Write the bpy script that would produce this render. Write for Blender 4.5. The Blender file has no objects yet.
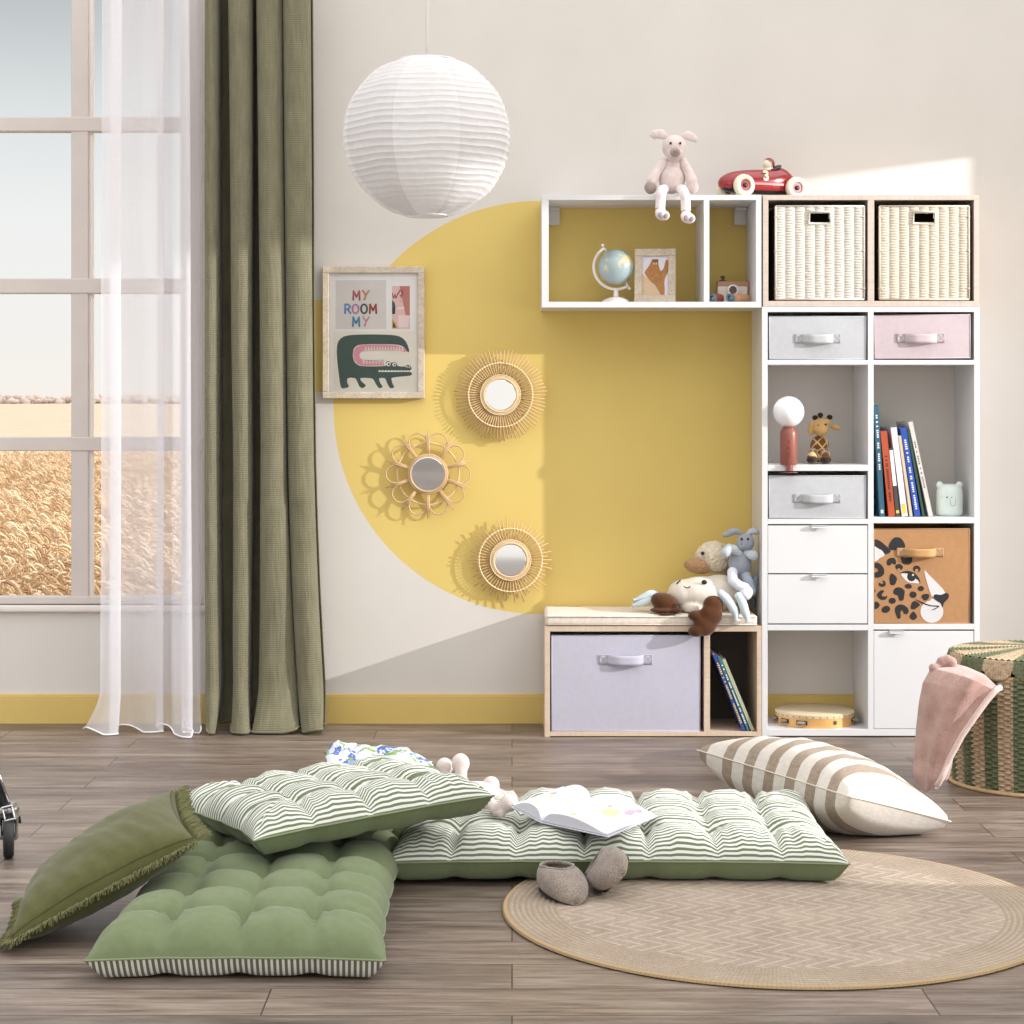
import bpy, bmesh, math, random
from mathutils import Vector, Matrix, Euler, noise
PI = math.pi
SC = bpy.context.scene
COL = SC.collection
random.seed(7)

# ---------------------------------------------------------------- camera geometry (metres)
F = 1995.0            # focal length in pixels of a 1024 frame
CAM_Y, CAM_Z = -6.94, 1.123


def at(px, py, Y):
    """point of the photograph at world depth Y"""
    d = Y - CAM_Y
    return Vector(((px - 512) * d / F, Y, CAM_Z - (py - 400) * d / F))


SY = -0.294           # front plane of the shelving


def sx(px):
    return (px - 512) / 300.2


def sz(py):
    return CAM_Z - (py - 400) / 300.2


# ---------------------------------------------------------------- colour + materials
def lin(c):
    c = c / 255.0
    return c / 12.92 if c <= 0.04045 else ((c + 0.055) / 1.055) ** 2.4


def rgb(r, g, b):
    return (lin(r), lin(g), lin(b), 1.0)


class NT:
    def __init__(self, name):
        self.m = bpy.data.materials.new(name)
        self.m.use_nodes = True
        self.t = self.m.node_tree
        self.t.nodes.clear()
        self.out = self.t.nodes.new('ShaderNodeOutputMaterial')

    def n(self, typ, **kw):
        nd = self.t.nodes.new(typ)
        for k, v in kw.items():
            setattr(nd, k, v)
        return nd

    def put(self, sock, v):
        if isinstance(v, bpy.types.NodeSocket):
            self.t.links.new(v, sock)
        elif v is not None:
            sock.default_value = v

    def math(self, op, a, b=None, c=None, clamp=False):
        nd = self.n('ShaderNodeMath', operation=op, use_clamp=clamp)
        self.put(nd.inputs[0], a)
        self.put(nd.inputs[1], b)
        if c is not None:
            self.put(nd.inputs[2], c)
        return nd.outputs[0]

    def coord(self, which='Object'):
        return self.n('ShaderNodeTexCoord').outputs[which]

    def uv(self):
        return self.n('ShaderNodeUVMap').outputs[0]

    def sep(self, v):
        nd = self.n('ShaderNodeSeparateXYZ')
        self.put(nd.inputs[0], v)
        return nd.outputs

    def comb(self, x, y, z):
        nd = self.n('ShaderNodeCombineXYZ')
        for i, s in enumerate((x, y, z)):
            self.put(nd.inputs[i], s)
        return nd.outputs[0]

    def scale(self, v, s):
        nd = self.n('ShaderNodeVectorMath', operation='MULTIPLY')
        self.put(nd.inputs[0], v)
        nd.inputs[1].default_value = s
        return nd.outputs[0]

    def noise(self, v, scale, detail=3, rough=.55):
        nd = self.n('ShaderNodeTexNoise')
        self.put(nd.inputs['Vector'], v)
        nd.inputs['Scale'].default_value = scale
        nd.inputs['Detail'].default_value = detail
        nd.inputs['Roughness'].default_value = rough
        return nd.outputs[0]

    def ramp(self, f, stops):
        nd = self.n('ShaderNodeValToRGB')
        self.put(nd.inputs[0], f)
        el = nd.color_ramp.elements
        while len(el) < len(stops):
            el.new(.5)
        for e, (p, c) in zip(el, stops):
            e.position = p
            e.color = c if len(c) == 4 else (*c, 1)
        return nd.outputs[0]

    def mix(self, f, a, b, blend='MIX'):
        nd = self.n('ShaderNodeMix', data_type='RGBA', blend_type=blend)
        self.put(nd.inputs[0], f)
        self.put(nd.inputs[6], a)
        self.put(nd.inputs[7], b)
        return nd.outputs[2]

    def bump(self, h, strength=.3, dist=.002):
        nd = self.n('ShaderNodeBump')
        nd.inputs['Strength'].default_value = strength
        nd.inputs['Distance'].default_value = dist
        self.put(nd.inputs['Height'], h)
        return nd.outputs[0]

    def pbr(self, col, rough=.6, normal=None, metal=0, sheen=0, spec=.5, coat=0, trans=0):
        nd = self.n('ShaderNodeBsdfPrincipled')
        self.put(nd.inputs['Base Color'], col)
        self.put(nd.inputs['Roughness'], rough)
        nd.inputs['Metallic'].default_value = metal
        nd.inputs['Specular IOR Level'].default_value = spec
        nd.inputs['Sheen Weight'].default_value = sheen
        nd.inputs['Coat Weight'].default_value = coat
        if normal is not None:
            self.put(nd.inputs['Normal'], normal)
        return nd.outputs[0]

    def done(self, sh):
        self.t.links.new(sh, self.out.inputs[0])
        return self.m


def mat(name, c, rough=.6, var=.06, vscale=12, bump=0, bscale=400, bdist=.001, metal=0, sheen=0, spec=.5, coat=0, stretch=(1, 1, 1)):
    """plain material with soft procedural mottling and a fine surface grain"""
    k = NT(name)
    v = k.scale(k.coord(), stretch)
    base = rgb(*c)
    if var:
        nz = k.noise(v, vscale, 4)
        d = tuple(x * (1 - var) for x in base[:3]) + (1,)
        l = tuple(min(1, x * (1 + var)) for x in base[:3]) + (1,)
        col = k.ramp(nz, [(.3, d), (.7, l)])
    else:
        col = base
    nrm = k.bump(k.noise(v, bscale, 2), bump, bdist) if bump else None
    return k.done(k.pbr(col, rough, nrm, metal, sheen, spec, coat))


def fabric(name, c, scale=900, strength=.35, var=.08, sheen=.2, rough=.9):
    """woven cloth: two crossed thread waves as relief"""
    k = NT(name)
    v = k.coord()
    s = k.sep(v)
    w = k.math('MULTIPLY', k.math('SINE', k.math('MULTIPLY', k.math('ADD', s[0], s[1]), scale)),
               k.math('SINE', k.math('MULTIPLY', k.math('ADD', s[2], k.math('MULTIPLY', s[1], .37)), scale)))
    nz = k.noise(v, 60, 4)
    base = rgb(*c)
    col = k.ramp(nz, [(.3, tuple(x * (1 - var) for x in base[:3])), (.7, tuple(min(1, x * (1 + var)) for x in base[:3]))])
    return k.done(k.pbr(col, rough, k.bump(k.math('ADD', w, k.math('MULTIPLY', nz, 2)), strength, .0006), sheen=sheen, spec=.2))


# ---------------------------------------------------------------- mesh helpers
def link(name, me, mats, parent=None, smooth=35):
    for m in (mats if isinstance(mats, (list, tuple)) else [mats]):
        me.materials.append(m)
    if smooth is not None:
        me.shade_smooth()
        if smooth < 180:
            me.set_sharp_from_angle(angle=math.radians(smooth))
    o = bpy.data.objects.new(name, me)
    COL.objects.link(o)
    if parent is not None:
        o.parent = parent
        m = ROOTM.get(parent.name)
        if m is not None:
            o.matrix_parent_inverse = m.inverted()
    return o


ROOTM = {}


def obj(name, bm, mats, parent=None, smooth=35, fix=True):
    if fix:
        bmesh.ops.recalc_face_normals(bm, faces=bm.faces)
    me = bpy.data.meshes.new(name)
    bm.to_mesh(me)
    bm.free()
    return link(name, me, mats, parent, smooth)


def thing(name, label, cat, loc=(0, 0, 0), group=None, world=True):
    """an Empty at the thing's base; with world=True its parts are modelled in world coordinates"""
    o = bpy.data.objects.new(name, None)
    COL.objects.link(o)
    o.empty_display_size = .05
    o.location = loc
    tag(o, label, cat, group)
    if world:
        ROOTM[o.name] = Matrix.Translation(Vector(loc))
    return o


def tag(o, label, cat, group=None, kind=None):
    if label:
        o['label'] = label
    if cat:
        o['category'] = cat
    if group:
        o['group'] = group
    if kind:
        o['kind'] = kind
    return o


def plabel(o, label):
    o['label'] = label
    return o


def structure(o):
    o['kind'] = 'structure'
    return o


def BM():
    return bmesh.new()


def box(bm, x0, x1, y0, y1, z0, z1, bev=.0015, mi=0, M=None, seg=1):
    r = bmesh.ops.create_cube(bm, size=1)
    vs = r['verts']
    T = Matrix.Translation(((x0 + x1) / 2, (y0 + y1) / 2, (z0 + z1) / 2)) @ Matrix.Diagonal((abs(x1 - x0), abs(y1 - y0), abs(z1 - z0), 1))
    if M is not None:
        T = M @ T
    bmesh.ops.transform(bm, matrix=T, verts=vs)
    fs = {f for v in vs for f in v.link_faces}
    for f in fs:
        f.material_index = mi
    if bev:
        es = list({e for v in vs for e in v.link_edges})
        r = bmesh.ops.bevel(bm, geom=es, offset=bev, segments=seg, affect='EDGES', profile=.5)
        for f in r['faces']:
            f.material_index = mi
    return bm


def lathe(bm, prof, seg=32, M=None, mi=0, cap=True):
    rings = []
    for r, z in prof:
        ring = []
        for i in range(seg):
            a = 2 * PI * i / seg
            p = Vector((r * math.cos(a), r * math.sin(a), z))
            ring.append(bm.verts.new(M @ p if M is not None else p))
        rings.append(ring)
    for a, b in zip(rings, rings[1:]):
        for i in range(seg):
            bm.faces.new((a[i], a[(i + 1) % seg], b[(i + 1) % seg], b[i])).material_index = mi
    if cap:
        for ring in (rings[0], rings[-1]):
            if (ring[0].co - ring[seg // 2].co).length > 1e-5:
                bm.faces.new(ring).material_index = mi
    return bm


def tube(bm, pts, r, seg=8, closed=False, mi=0, caps=True):
    """round tube along a polyline; r a number or one per point"""
    pts = [Vector(p) for p in pts]
    n = len(pts)
    rs = r if isinstance(r, (list, tuple)) else [r] * n
    rings = []
    up = None
    for i, p in enumerate(pts):
        if closed:
            t = pts[(i + 1) % n] - pts[i - 1]
        else:
            t = pts[min(i + 1, n - 1)] - pts[max(i - 1, 0)]
        t.normalize()
        if up is None:
            up = t.orthogonal().normalized()
        else:
            up = (up - t * up.dot(t))
            up = up.normalized() if up.length > 1e-6 else t.orthogonal().normalized()
        s = t.cross(up)
        rings.append([bm.verts.new(p + (up * math.cos(2 * PI * k / seg) + s * math.sin(2 * PI * k / seg)) * rs[i]) for k in range(seg)])
    m = n if closed else n - 1
    for i in range(m):
        a, b = rings[i], rings[(i + 1) % n]
        off = 0
        if closed and i == n - 1:
            off = min(range(seg), key=lambda q: (a[0].co - b[q].co).length)
        for k in range(seg):
            bm.faces.new((a[k], a[(k + 1) % seg], b[(k + 1 + off) % seg], b[(k + off) % seg])).material_index = mi
    if caps and not closed:
        for ring in (rings[0], rings[-1]):
            bm.faces.new(ring).material_index = mi
    return bm


def ell(bm, c, r, rot=(0, 0, 0), mi=0, seg=24, rings=16):
    q = bmesh.ops.create_uvsphere(bm, u_segments=seg, v_segments=rings, radius=1)
    r = r if isinstance(r, (tuple, list)) else (r, r, r)
    M = Matrix.Translation(c) @ Euler(rot).to_matrix().to_4x4() @ Matrix.Diagonal((*r, 1))
    bmesh.ops.transform(bm, matrix=M, verts=q['verts'])
    for f in {f for v in q['verts'] for f in v.link_faces}:
        f.material_index = mi
    return bm


def smooth_poly(pts, sub=6, closed=True):
    """Catmull-Rom through 2-D points"""
    out = []
    n = len(pts)
    for i in range(n if closed else n - 1):
        if closed:
            p0, p1, p2, p3 = pts[i - 1], pts[i], pts[(i + 1) % n], pts[(i + 2) % n]
        else:
            p0, p1, p2, p3 = pts[max(i - 1, 0)], pts[i], pts[i + 1], pts[min(i + 2, n - 1)]
        for k in range(sub):
            t = k / sub
            out.append(tuple(.5 * (2 * b + (c - a) * t + (2 * a - 5 * b + 4 * c - d) * t * t + (3 * b - a - 3 * c + d) * t ** 3)
                             for a, b, c, d in zip(p0, p1, p2, p3)))
    if not closed:
        out.append(tuple(pts[-1]))
    return out


def plate(bm, pts, M, th=.0008, mi=0):
    """2-D outline (x,y) extruded by th along local +z, placed by M"""
    a = [bm.verts.new(M @ Vector((x, y, th))) for x, y in pts]
    b = [bm.verts.new(M @ Vector((x, y, 0))) for x, y in pts]
    n = len(pts)
    f = [bm.faces.new(a), bm.faces.new(list(reversed(b)))]
    for i in range(n):
        f.append(bm.faces.new((a[i], b[i], b[(i + 1) % n], a[(i + 1) % n])))
    for q in f:
        q.material_index = mi
    return bm


def sheet(nu, nv, fn, uvf=None, closed_u=False, bm=None, mi=0):
    """parametric surface, uv in metres or 0..1"""
    bm = bm or BM()
    uvl = bm.loops.layers.uv.verify()
    g = []
    nn = nu if closed_u else nu + 1
    for i in range(nn):
        g.append([bm.verts.new(fn(i / nu, j / nv)) for j in range(nv + 1)])
    uvf = uvf or (lambda u, v: (u, v))
    for i in range(nu):
        for j in range(nv):
            i2 = (i + 1) % nn
            f = bm.faces.new((g[i][j], g[i2][j], g[i2][j + 1], g[i][j + 1]))
            f.material_index = mi
            for lp, (a, b) in zip(f.loops, ((i, j), (i + 1, j), (i + 1, j + 1), (i, j + 1))):
                lp[uvl].uv = uvf(a / nu, b / nv)
    return bm


def solid(o, th, off=0):
    m = o.modifiers.new('thick', 'SOLIDIFY')
    m.thickness = th
    m.offset = off
    return o


def blob(name, prims, m, parent=None, vox=.004, it=4, fur=0, fscale=120, fix=None):
    """soft stuffed shape: overlapping ellipsoids and capsules fused to one skin"""
    bm = BM()
    for p in prims:
        if p[0] == 'e':
            ell(bm, p[1], p[2], p[3] if len(p) > 3 else (0, 0, 0))
        else:
            pts = [Vector(q) for q in p[1]]
            tube(bm, pts, p[2], 12)
            rs = p[2] if isinstance(p[2], (list, tuple)) else [p[2]] * len(pts)
            ell(bm, pts[0], rs[0], seg=16, rings=10)
            ell(bm, pts[-1], rs[-1], seg=16, rings=10)
    bmesh.ops.recalc_face_normals(bm, faces=bm.faces)
    me = bpy.data.meshes.new('tmp')
    bm.to_mesh(me)
    bm.free()
    o = bpy.data.objects.new('tmp', me)
    COL.objects.link(o)
    r = o.modifiers.new('r', 'REMESH')
    r.mode = 'VOXEL'
    r.voxel_size = vox
    s = o.modifiers.new('s', 'SMOOTH')
    s.iterations = it
    s.factor = .5
    dg = bpy.context.evaluated_depsgraph_get()
    dg.update()
    me2 = bpy.data.meshes.new_from_object(o.evaluated_get(dg))
    me2.materials.clear()
    bpy.data.objects.remove(o)
    bpy.data.meshes.remove(me)
    me2.name = name
    if fur:
        nrm = [v.normal.copy() for v in me2.vertices]
        for v, nn in zip(me2.vertices, nrm):
            v.co += nn * fur * noise.noise(v.co * fscale)
    if fix:
        for v in me2.vertices:
            v.co = fix(v.co.copy())
    return link(name, me2, m, parent, 180)


def text(name, s, size, M, m, parent=None, th=.0006, bold=0, align='CENTER'):
    cu = bpy.data.curves.new('tmp', 'FONT')
    cu.body = s
    cu.size = size
    cu.extrude = th / 2
    cu.offset = bold
    cu.align_x = align
    cu.align_y = 'CENTER'
    o = bpy.data.objects.new('tmp', cu)
    COL.objects.link(o)
    dg = bpy.context.evaluated_depsgraph_get()
    dg.update()
    me = bpy.data.meshes.new_from_object(o.evaluated_get(dg))
    bpy.data.objects.remove(o)
    me.transform(M)
    me.name = name
    return link(name, me, m, parent, 30)


def face_m(x, y, z):
    """local (x right, y up, z towards the camera side) on a plane facing -Y"""
    return Matrix.Translation((x, y, z)) @ Matrix.Rotation(PI / 2, 4, 'X')


def solve_uv(o, fn):
    return o


def nz3(x, y, z, s=1.0):
    return noise.noise(Vector((x * s, y * s, z * s)))


def gauss(d, s):
    return math.exp(-(d / s) ** 2)
# ================================================================ SETTING
WX0, WX1 = -2.7, 3.0            # room extent
OPX0, OPX1, OPZ0, OPZ1 = -2.55, -1.075, .41, 2.62   # the window opening in the back wall
WTH = .14


def wall_mat():
    k = NT('painted wall')
    s = k.sep(k.coord())
    x, z = s[0], s[2]
    # mural: a round patch whose centre line continues as a rectangle, plus a band running to the curtain
    cx, cz, r = .098, CAM_Z - (407.5 - 400) / 287.5, .719
    d = k.math('SQRT', k.math('ADD', k.math('POWER', k.math('SUBTRACT', x, cx), 2), k.math('POWER', k.math('SUBTRACT', z, cz), 2)))
    circ = k.math('MULTIPLY', k.math('LESS_THAN', d, r), k.math('LESS_THAN', x, cx + .02))
    rect = k.math('MULTIPLY', k.math('MULTIPLY', k.math('GREATER_THAN', x, cx), k.math('LESS_THAN', x, .865)),
                  k.math('LESS_THAN', k.math('ABSOLUTE', k.math('SUBTRACT', z, cz)), r))
    zc, zh = (CAM_Z + 100 / 287.5 + CAM_Z + 8 / 287.5) / 2, 46 / 287.5
    band = k.math('MULTIPLY', k.math('MULTIPLY', k.math('GREATER_THAN', x, -.98), k.math('LESS_THAN', x, -.4)),
                  k.math('LESS_THAN', k.math('ABSOLUTE', k.math('SUBTRACT', z, zc)), zh))
    msk = k.math('MAXIMUM', k.math('MAXIMUM', circ, rect), band)
    nz = k.noise(k.coord(), 2.2, 5)
    wht = k.ramp(nz, [(.3, rgb(212, 206, 199)), (.7, rgb(219, 213, 207))])
    yel = k.ramp(nz, [(.3, rgb(218, 191, 112)), (.7, rgb(224, 198, 119))])
    col = k.mix(msk, wht, yel)
    b = k.bump(k.noise(k.coord(), 160, 3), .12, .001)
    return k.done(k.pbr(col, .82, b, spec=.2))


def floor_mat():
    k = NT('grey oak laminate')
    v = k.coord()
    br = k.n('ShaderNodeTexBrick', offset=.37, offset_frequency=2)
    k.put(br.inputs['Vector'], v)
    br.inputs['Scale'].default_value = 1
    br.inputs['Brick Width'].default_value = 1.24
    br.inputs['Row Height'].default_value = .165
    br.inputs['Mortar Size'].default_value = .0016
    br.inputs['Mortar Smooth'].default_value = .2
    br.inputs['Bias'].default_value = 0
    br.inputs['Color1'].default_value = (0, 0, 0, 1)
    br.inputs['Color2'].default_value = (1, 1, 1, 1)
    br.inputs['Mortar'].default_value = (.5, .5, .5, 1)
    tone = br.outputs['Color']
    sh = k.n('ShaderNodeVectorMath', operation='ADD')
    k.put(sh.inputs[0], v)
    tz = k.comb(0, 0, k.math('MULTIPLY', tone, 7.3))
    k.put(sh.inputs[1], tz)
    vv = sh.outputs[0]
    wob = k.noise(k.scale(vv, (1.6, 6, 1)), 2.0, 3)
    g1 = k.noise(k.scale(vv, (1.3, 20, 1)), 3.0, 7, .7)
    g2 = k.noise(k.scale(vv, (3.5, 120, 1)), 4, 5, .65)
    gr = k.math('ADD', k.math('MULTIPLY', g1, .6), k.math('ADD', k.math('MULTIPLY', g2, .25), k.math('MULTIPLY', wob, .3)))
    col = k.ramp(gr, [(.44, rgb(74, 61, 53)), (.53, rgb(106, 92, 82)), (.60, rgb(126, 112, 101)), (.70, rgb(150, 137, 125))])
    tn = k.ramp(tone, [(0, (.74, .73, .73)), (1, (1.12, 1.11, 1.10))])
    col = k.mix(1.0, col, tn, 'MULTIPLY')
    col = k.mix(br.outputs['Fac'], col, rgb(50, 40, 34))
    b = k.bump(k.math('SUBTRACT', k.math('MULTIPLY', g2, .5), br.outputs['Fac']), .25, .0008)
    ro = k.ramp(g1, [(.3, (.34, .34, .34)), (.7, (.5, .5, .5))])
    return k.done(k.pbr(col, ro, b, spec=.5))


M_WALL = wall_mat()
M_TRIM = mat('window paint', (206, 196, 190), .45, .03)
M_WHITE = mat('white laminate', (218, 217, 218), .38, .015, 6)
M_YEL = mat('yellow skirting paint', (214, 185, 108), .5, .03, 5)
M_METAL = mat('brushed metal', (190, 190, 190), .3, .05, metal=1)

bm = BM()
box(bm, WX0, WX1, -13, WTH, -.1, 0, 0)
structure(obj('floor', bm, floor_mat(), smooth=None))

bm = BM()
for a in ((WX0, OPX0, 0, 2.9), (OPX1, WX1 + .15, 0, 2.9), (OPX0, OPX1, 0, OPZ0), (OPX0, OPX1, OPZ1, 2.9)):
    box(bm, a[0], a[1], 0, WTH, a[2], a[3], 0)
structure(obj('wall_back', bm, M_WALL, smooth=None))

# unseen wall added at the right end, its opening trims the studio lamp's beam
JY0, JY1, JZ = -2.48, -.734, 2.155
bm = BM()
for a in ((-3.7, JY0, 0, 2.9), (JY1, 0, 0, 2.9), (JY0, JY1, JZ, 2.9)):
    box(bm, WX1, WX1 + .02, a[0], a[1], a[2], a[3], 0)
structure(obj('wall_beam_mask', bm, mat('plain wall paint', (226, 221, 214), .8), smooth=None))

bm = BM()
box(bm, WX0, WX1 - .002, -.016, 0, 0, .100, 0)
bmesh.ops.bevel(bm, geom=[e for e in bm.edges if all(v.co.z > .09 and v.co.y < -.01 for v in e.verts)], offset=.006, segments=2, affect='EDGES')
structure(obj('baseboard_back', bm, M_YEL))

# ---------------------------------------------------------------- window_1
WY = .012
win = thing('window_1', None, None, (OPX0, WY, OPZ0))
structure(win)


def wx(px):
    return (px - 512) * (WY - CAM_Y) / F


def wz(py):
    return CAM_Z - (py - 400) * (WY - CAM_Y) / F


VB = [(-2.55, -2.50), (wx(-132), wx(-114)), (wx(71), wx(88.5)), (wx(181), OPX1)]
HB = [(OPZ0, wz(596.5)), (wz(451), wz(437)), (wz(293.5), wz(278.5)), (wz(131.5), wz(117)), (wz(-33), wz(-47)), (2.57, 2.62)]
bm = BM()
for i, (a, b) in enumerate(VB):
    box(bm, a, b, WY, WY + .05, OPZ0, OPZ1, .003)
for a, b in HB:
    box(bm, OPX0, OPX1, WY - .004, WY + .045, a, b, .003)
obj('window_frame', bm, M_TRIM, win)
bm = BM()
box(bm, OPX0 - .03, OPX1 + .03, -.022, WTH, OPZ0 - .022, OPZ0, .004, seg=2)
obj('window_sill', bm, mat('sill paint', (232, 224, 216), .4, .02), win)
bm = BM()
for (a, b) in zip(VB, VB[1:]):
    box(bm, a[1] - .004, a[1] + .012, WY + .012, WY + .04, OPZ0, OPZ1, 0)
obj('glazing_bead', bm, mat('bead paint', (236, 226, 218), .5, .02), win)
k = NT('window glass')
fr = k.n('ShaderNodeFresnel')
fr.inputs[0].default_value = 1.2
mx = k.n('ShaderNodeMixShader')
k.put(mx.inputs[0], fr.outputs[0])
k.t.links.new(k.n('ShaderNodeBsdfTransparent').outputs[0], mx.inputs[1])
gl = k.n('ShaderNodeBsdfGlossy')
gl.inputs['Roughness'].default_value = .02
k.t.links.new(gl.outputs[0], mx.inputs[2])
M_GLASS = k.done(mx.outputs[0])
for (a, b) in zip(VB, VB[1:]):
    for (c, d) in zip(HB, HB[1:]):
        bm = BM()
        box(bm, a[1], b[0], WY + .022, WY + .026, c[1], d[0], 0)
        obj('pane', bm, M_GLASS, win, None)

# ---------------------------------------------------------------- outside: a ripe wheat field
GZ = -.55


def field_mat():
    k = NT('ripe field')
    v = k.coord()
    a = k.noise(k.scale(v, (1, .25, 1)), 1.2, 6, .7)
    b = k.noise(k.scale(v, (1, .5, 1)), 14, 5, .7)
    f = k.math('ADD', k.math('MULTIPLY', a, .5), k.math('MULTIPLY', b, .5))
    col = k.ramp(f, [(.3, rgb(190, 168, 140)), (.5, rgb(202, 184, 160)), (.7, rgb(212, 198, 180))])
    return k.done(k.pbr(col, .95, spec=.05))


fm = field_mat()


def fld(u, v):
    y = .5 + 700 * v ** 3.2
    x = (u - .5) * (16 + y * 1.6) - 1.5 - y * .23
    h = .62 if y > 26 else .62 * min(1, max(0, (y - 15) / 11))
    return Vector((x, y, GZ + h + .12 * nz3(x, y * .6, 0, .7) * min(1, y / 10)))


structure(obj('field', sheet(70, 110, fld), fm, smooth=180))

# wheat standing near the window: stalks with bowed ears
rw = random.Random(3)
vs, fs, mi = [], [], []


def quad_strip(pts, w):
    b = len(vs)
    for p, ww in zip(pts, w):
        vs.append(p - Vector((ww, 0, 0)))
        vs.append(p + Vector((ww, 0, 0)))
    for i in range(len(pts) - 1):
        fs.append((b + 2 * i, b + 2 * i + 1, b + 2 * i + 3, b + 2 * i + 2))


for n in range(30000):
    y = 1.0 + 27 * rw.random() ** 1.75
    d = y + 6.94
    x = d * ((-.266 + .135 * rw.random()) if n < 21000 else (-.46 + .36 * rw.random())) + rw.uniform(-.25, .45)
    h = .72 + rw.gauss(0, .07) + .09 * nz3(x, y, 3, .8)
    lean = Vector((rw.gauss(.06, .10), rw.gauss(-.02, .08), 0))
    base = Vector((x, y, GZ))
    top = base + lean + Vector((0, 0, h))
    mid = base + lean * .35 + Vector((0, 0, h * .55))
    nm = len(fs)
    quad_strip([base + Vector((0, 0, .2)), mid, top], [.003, .003, .002])
    mi += [0] * (len(fs) - nm)
    nm = len(fs)
    dr = Vector((rw.gauss(.7, .6), rw.gauss(-.1, .5), 0)).normalized()
    L = rw.uniform(.07, .12)
    ear = [top + dr * (L * t * .8) + Vector((0, 0, .35 * L * t - .95 * L * t * t)) for t in (0, .25, .55, .8, 1)]
    b = len(vs)
    for q, r in zip(ear, (.002, .008, .009, .007, .0015)):
        for s in range(4):
            a = s * PI / 2
            vs.append(q + Vector((0, math.cos(a) * r, math.sin(a) * r)))
    for i in range(4):
        for s in range(4):
            fs.append((b + 4 * i + s, b + 4 * i + (s + 1) % 4, b + 4 * i + 4 + (s + 1) % 4, b + 4 * i + 4 + s))
    if n % 2 == 0:
        for q in ear[1:4]:
            e = q + dr * rw.uniform(.06, .12) + Vector((rw.gauss(0, .03), 0, rw.uniform(-.02, .07)))
            quad_strip([q, e], [.0016, .0006])
    if n % 3 == 0:
        lf = [mid, mid + Vector((rw.gauss(0, .08), rw.gauss(0, .05), .12)), mid + Vector((rw.gauss(0, .2), rw.gauss(0, .1), .05))]
        quad_strip(lf, [.006, .005, .001])
    mi += [1 + n % 3] * (len(fs) - nm)
me = bpy.data.meshes.new('wheat')
me.from_pydata([tuple(v) for v in vs], [], fs)
me.polygons.foreach_set('material_index', mi)
wheat = link('wheat_outside', me, [mat('wheat stalk', (206, 172, 128), .8, .1), mat('wheat ear', (238, 218, 184), .8, .1),
                                   mat('wheat ear gold', (222, 190, 146), .8, .1), mat('wheat ear brown', (176, 136, 98), .8, .1)], None, None)
tag(wheat, 'ripe golden wheat standing in the field outside the window', 'wheat', kind='stuff')

mt = [mat('haze-tinted woodland', (206, 190, 178), 1, .1, .2, spec=0), mat('haze-tinted woodland dusky', (198, 182, 172), 1, .1, .2, spec=0)]  # distance haze is put into these pale tree colours
rt = random.Random(5)
tb0 = bmesh.new()
bmesh.ops.create_icosphere(tb0, subdivisions=1, radius=1)
tv = [v.co.copy() for v in tb0.verts]
tf = [[v.index for v in f.verts] for f in tb0.faces]
tb0.free()
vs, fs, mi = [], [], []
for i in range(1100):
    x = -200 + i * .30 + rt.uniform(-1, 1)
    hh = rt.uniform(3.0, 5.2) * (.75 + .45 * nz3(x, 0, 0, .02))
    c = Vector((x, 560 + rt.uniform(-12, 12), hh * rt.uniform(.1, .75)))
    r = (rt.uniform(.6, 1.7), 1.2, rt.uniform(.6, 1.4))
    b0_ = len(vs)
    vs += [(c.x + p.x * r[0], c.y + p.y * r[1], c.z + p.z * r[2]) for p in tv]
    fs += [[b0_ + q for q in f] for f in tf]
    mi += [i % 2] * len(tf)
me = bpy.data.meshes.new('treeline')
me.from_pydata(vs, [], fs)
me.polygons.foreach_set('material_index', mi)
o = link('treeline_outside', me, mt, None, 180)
tag(o, 'low haze-coloured line of woods along the horizon beyond the wheat', 'trees', kind='stuff')
# ================================================================ CURTAINS
def curtain_mat():
    k = NT('olive crinkled cotton')
    u = k.sep(k.uv())
    cr = k.noise(k.comb(k.math('MULTIPLY', u[0], 60), k.math('MULTIPLY', u[1], 5), 0), 1.6, 5, .6)
    th = k.math('MULTIPLY', k.math('SINE', k.math('MULTIPLY', u[1], 900)), .07)
    nz = k.noise(k.comb(k.math('MULTIPLY', u[0], 8), k.math('MULTIPLY', u[1], 3), 0), 3, 4)
    col = k.ramp(k.math('ADD', k.math('MULTIPLY', nz, .5), k.math('MULTIPLY', cr, .5)),
                 [(.3, rgb(110, 106, 84)), (.7, rgb(136, 131, 107))])
    return k.done(k.pbr(col, .95, k.bump(k.math('ADD', cr, th), .8, .008), sheen=.15, spec=.15))


def lerp(a, b, t):
    return a + (b - a) * t


# pleats: (left, right) photo columns of each ridge at the top, middle and hem
PL_TOP = [(203, 215.5), (226, 250), (254.5, 280), (281, 310)]
PL_MID = [(203, 216), (231, 249), (259.5, 285), (286, 313)]
PL_BOT = [(204, 219), (232, 246), (256.5, 299), (300, 327)]
CYF, CYB = -.215, -.055


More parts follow.
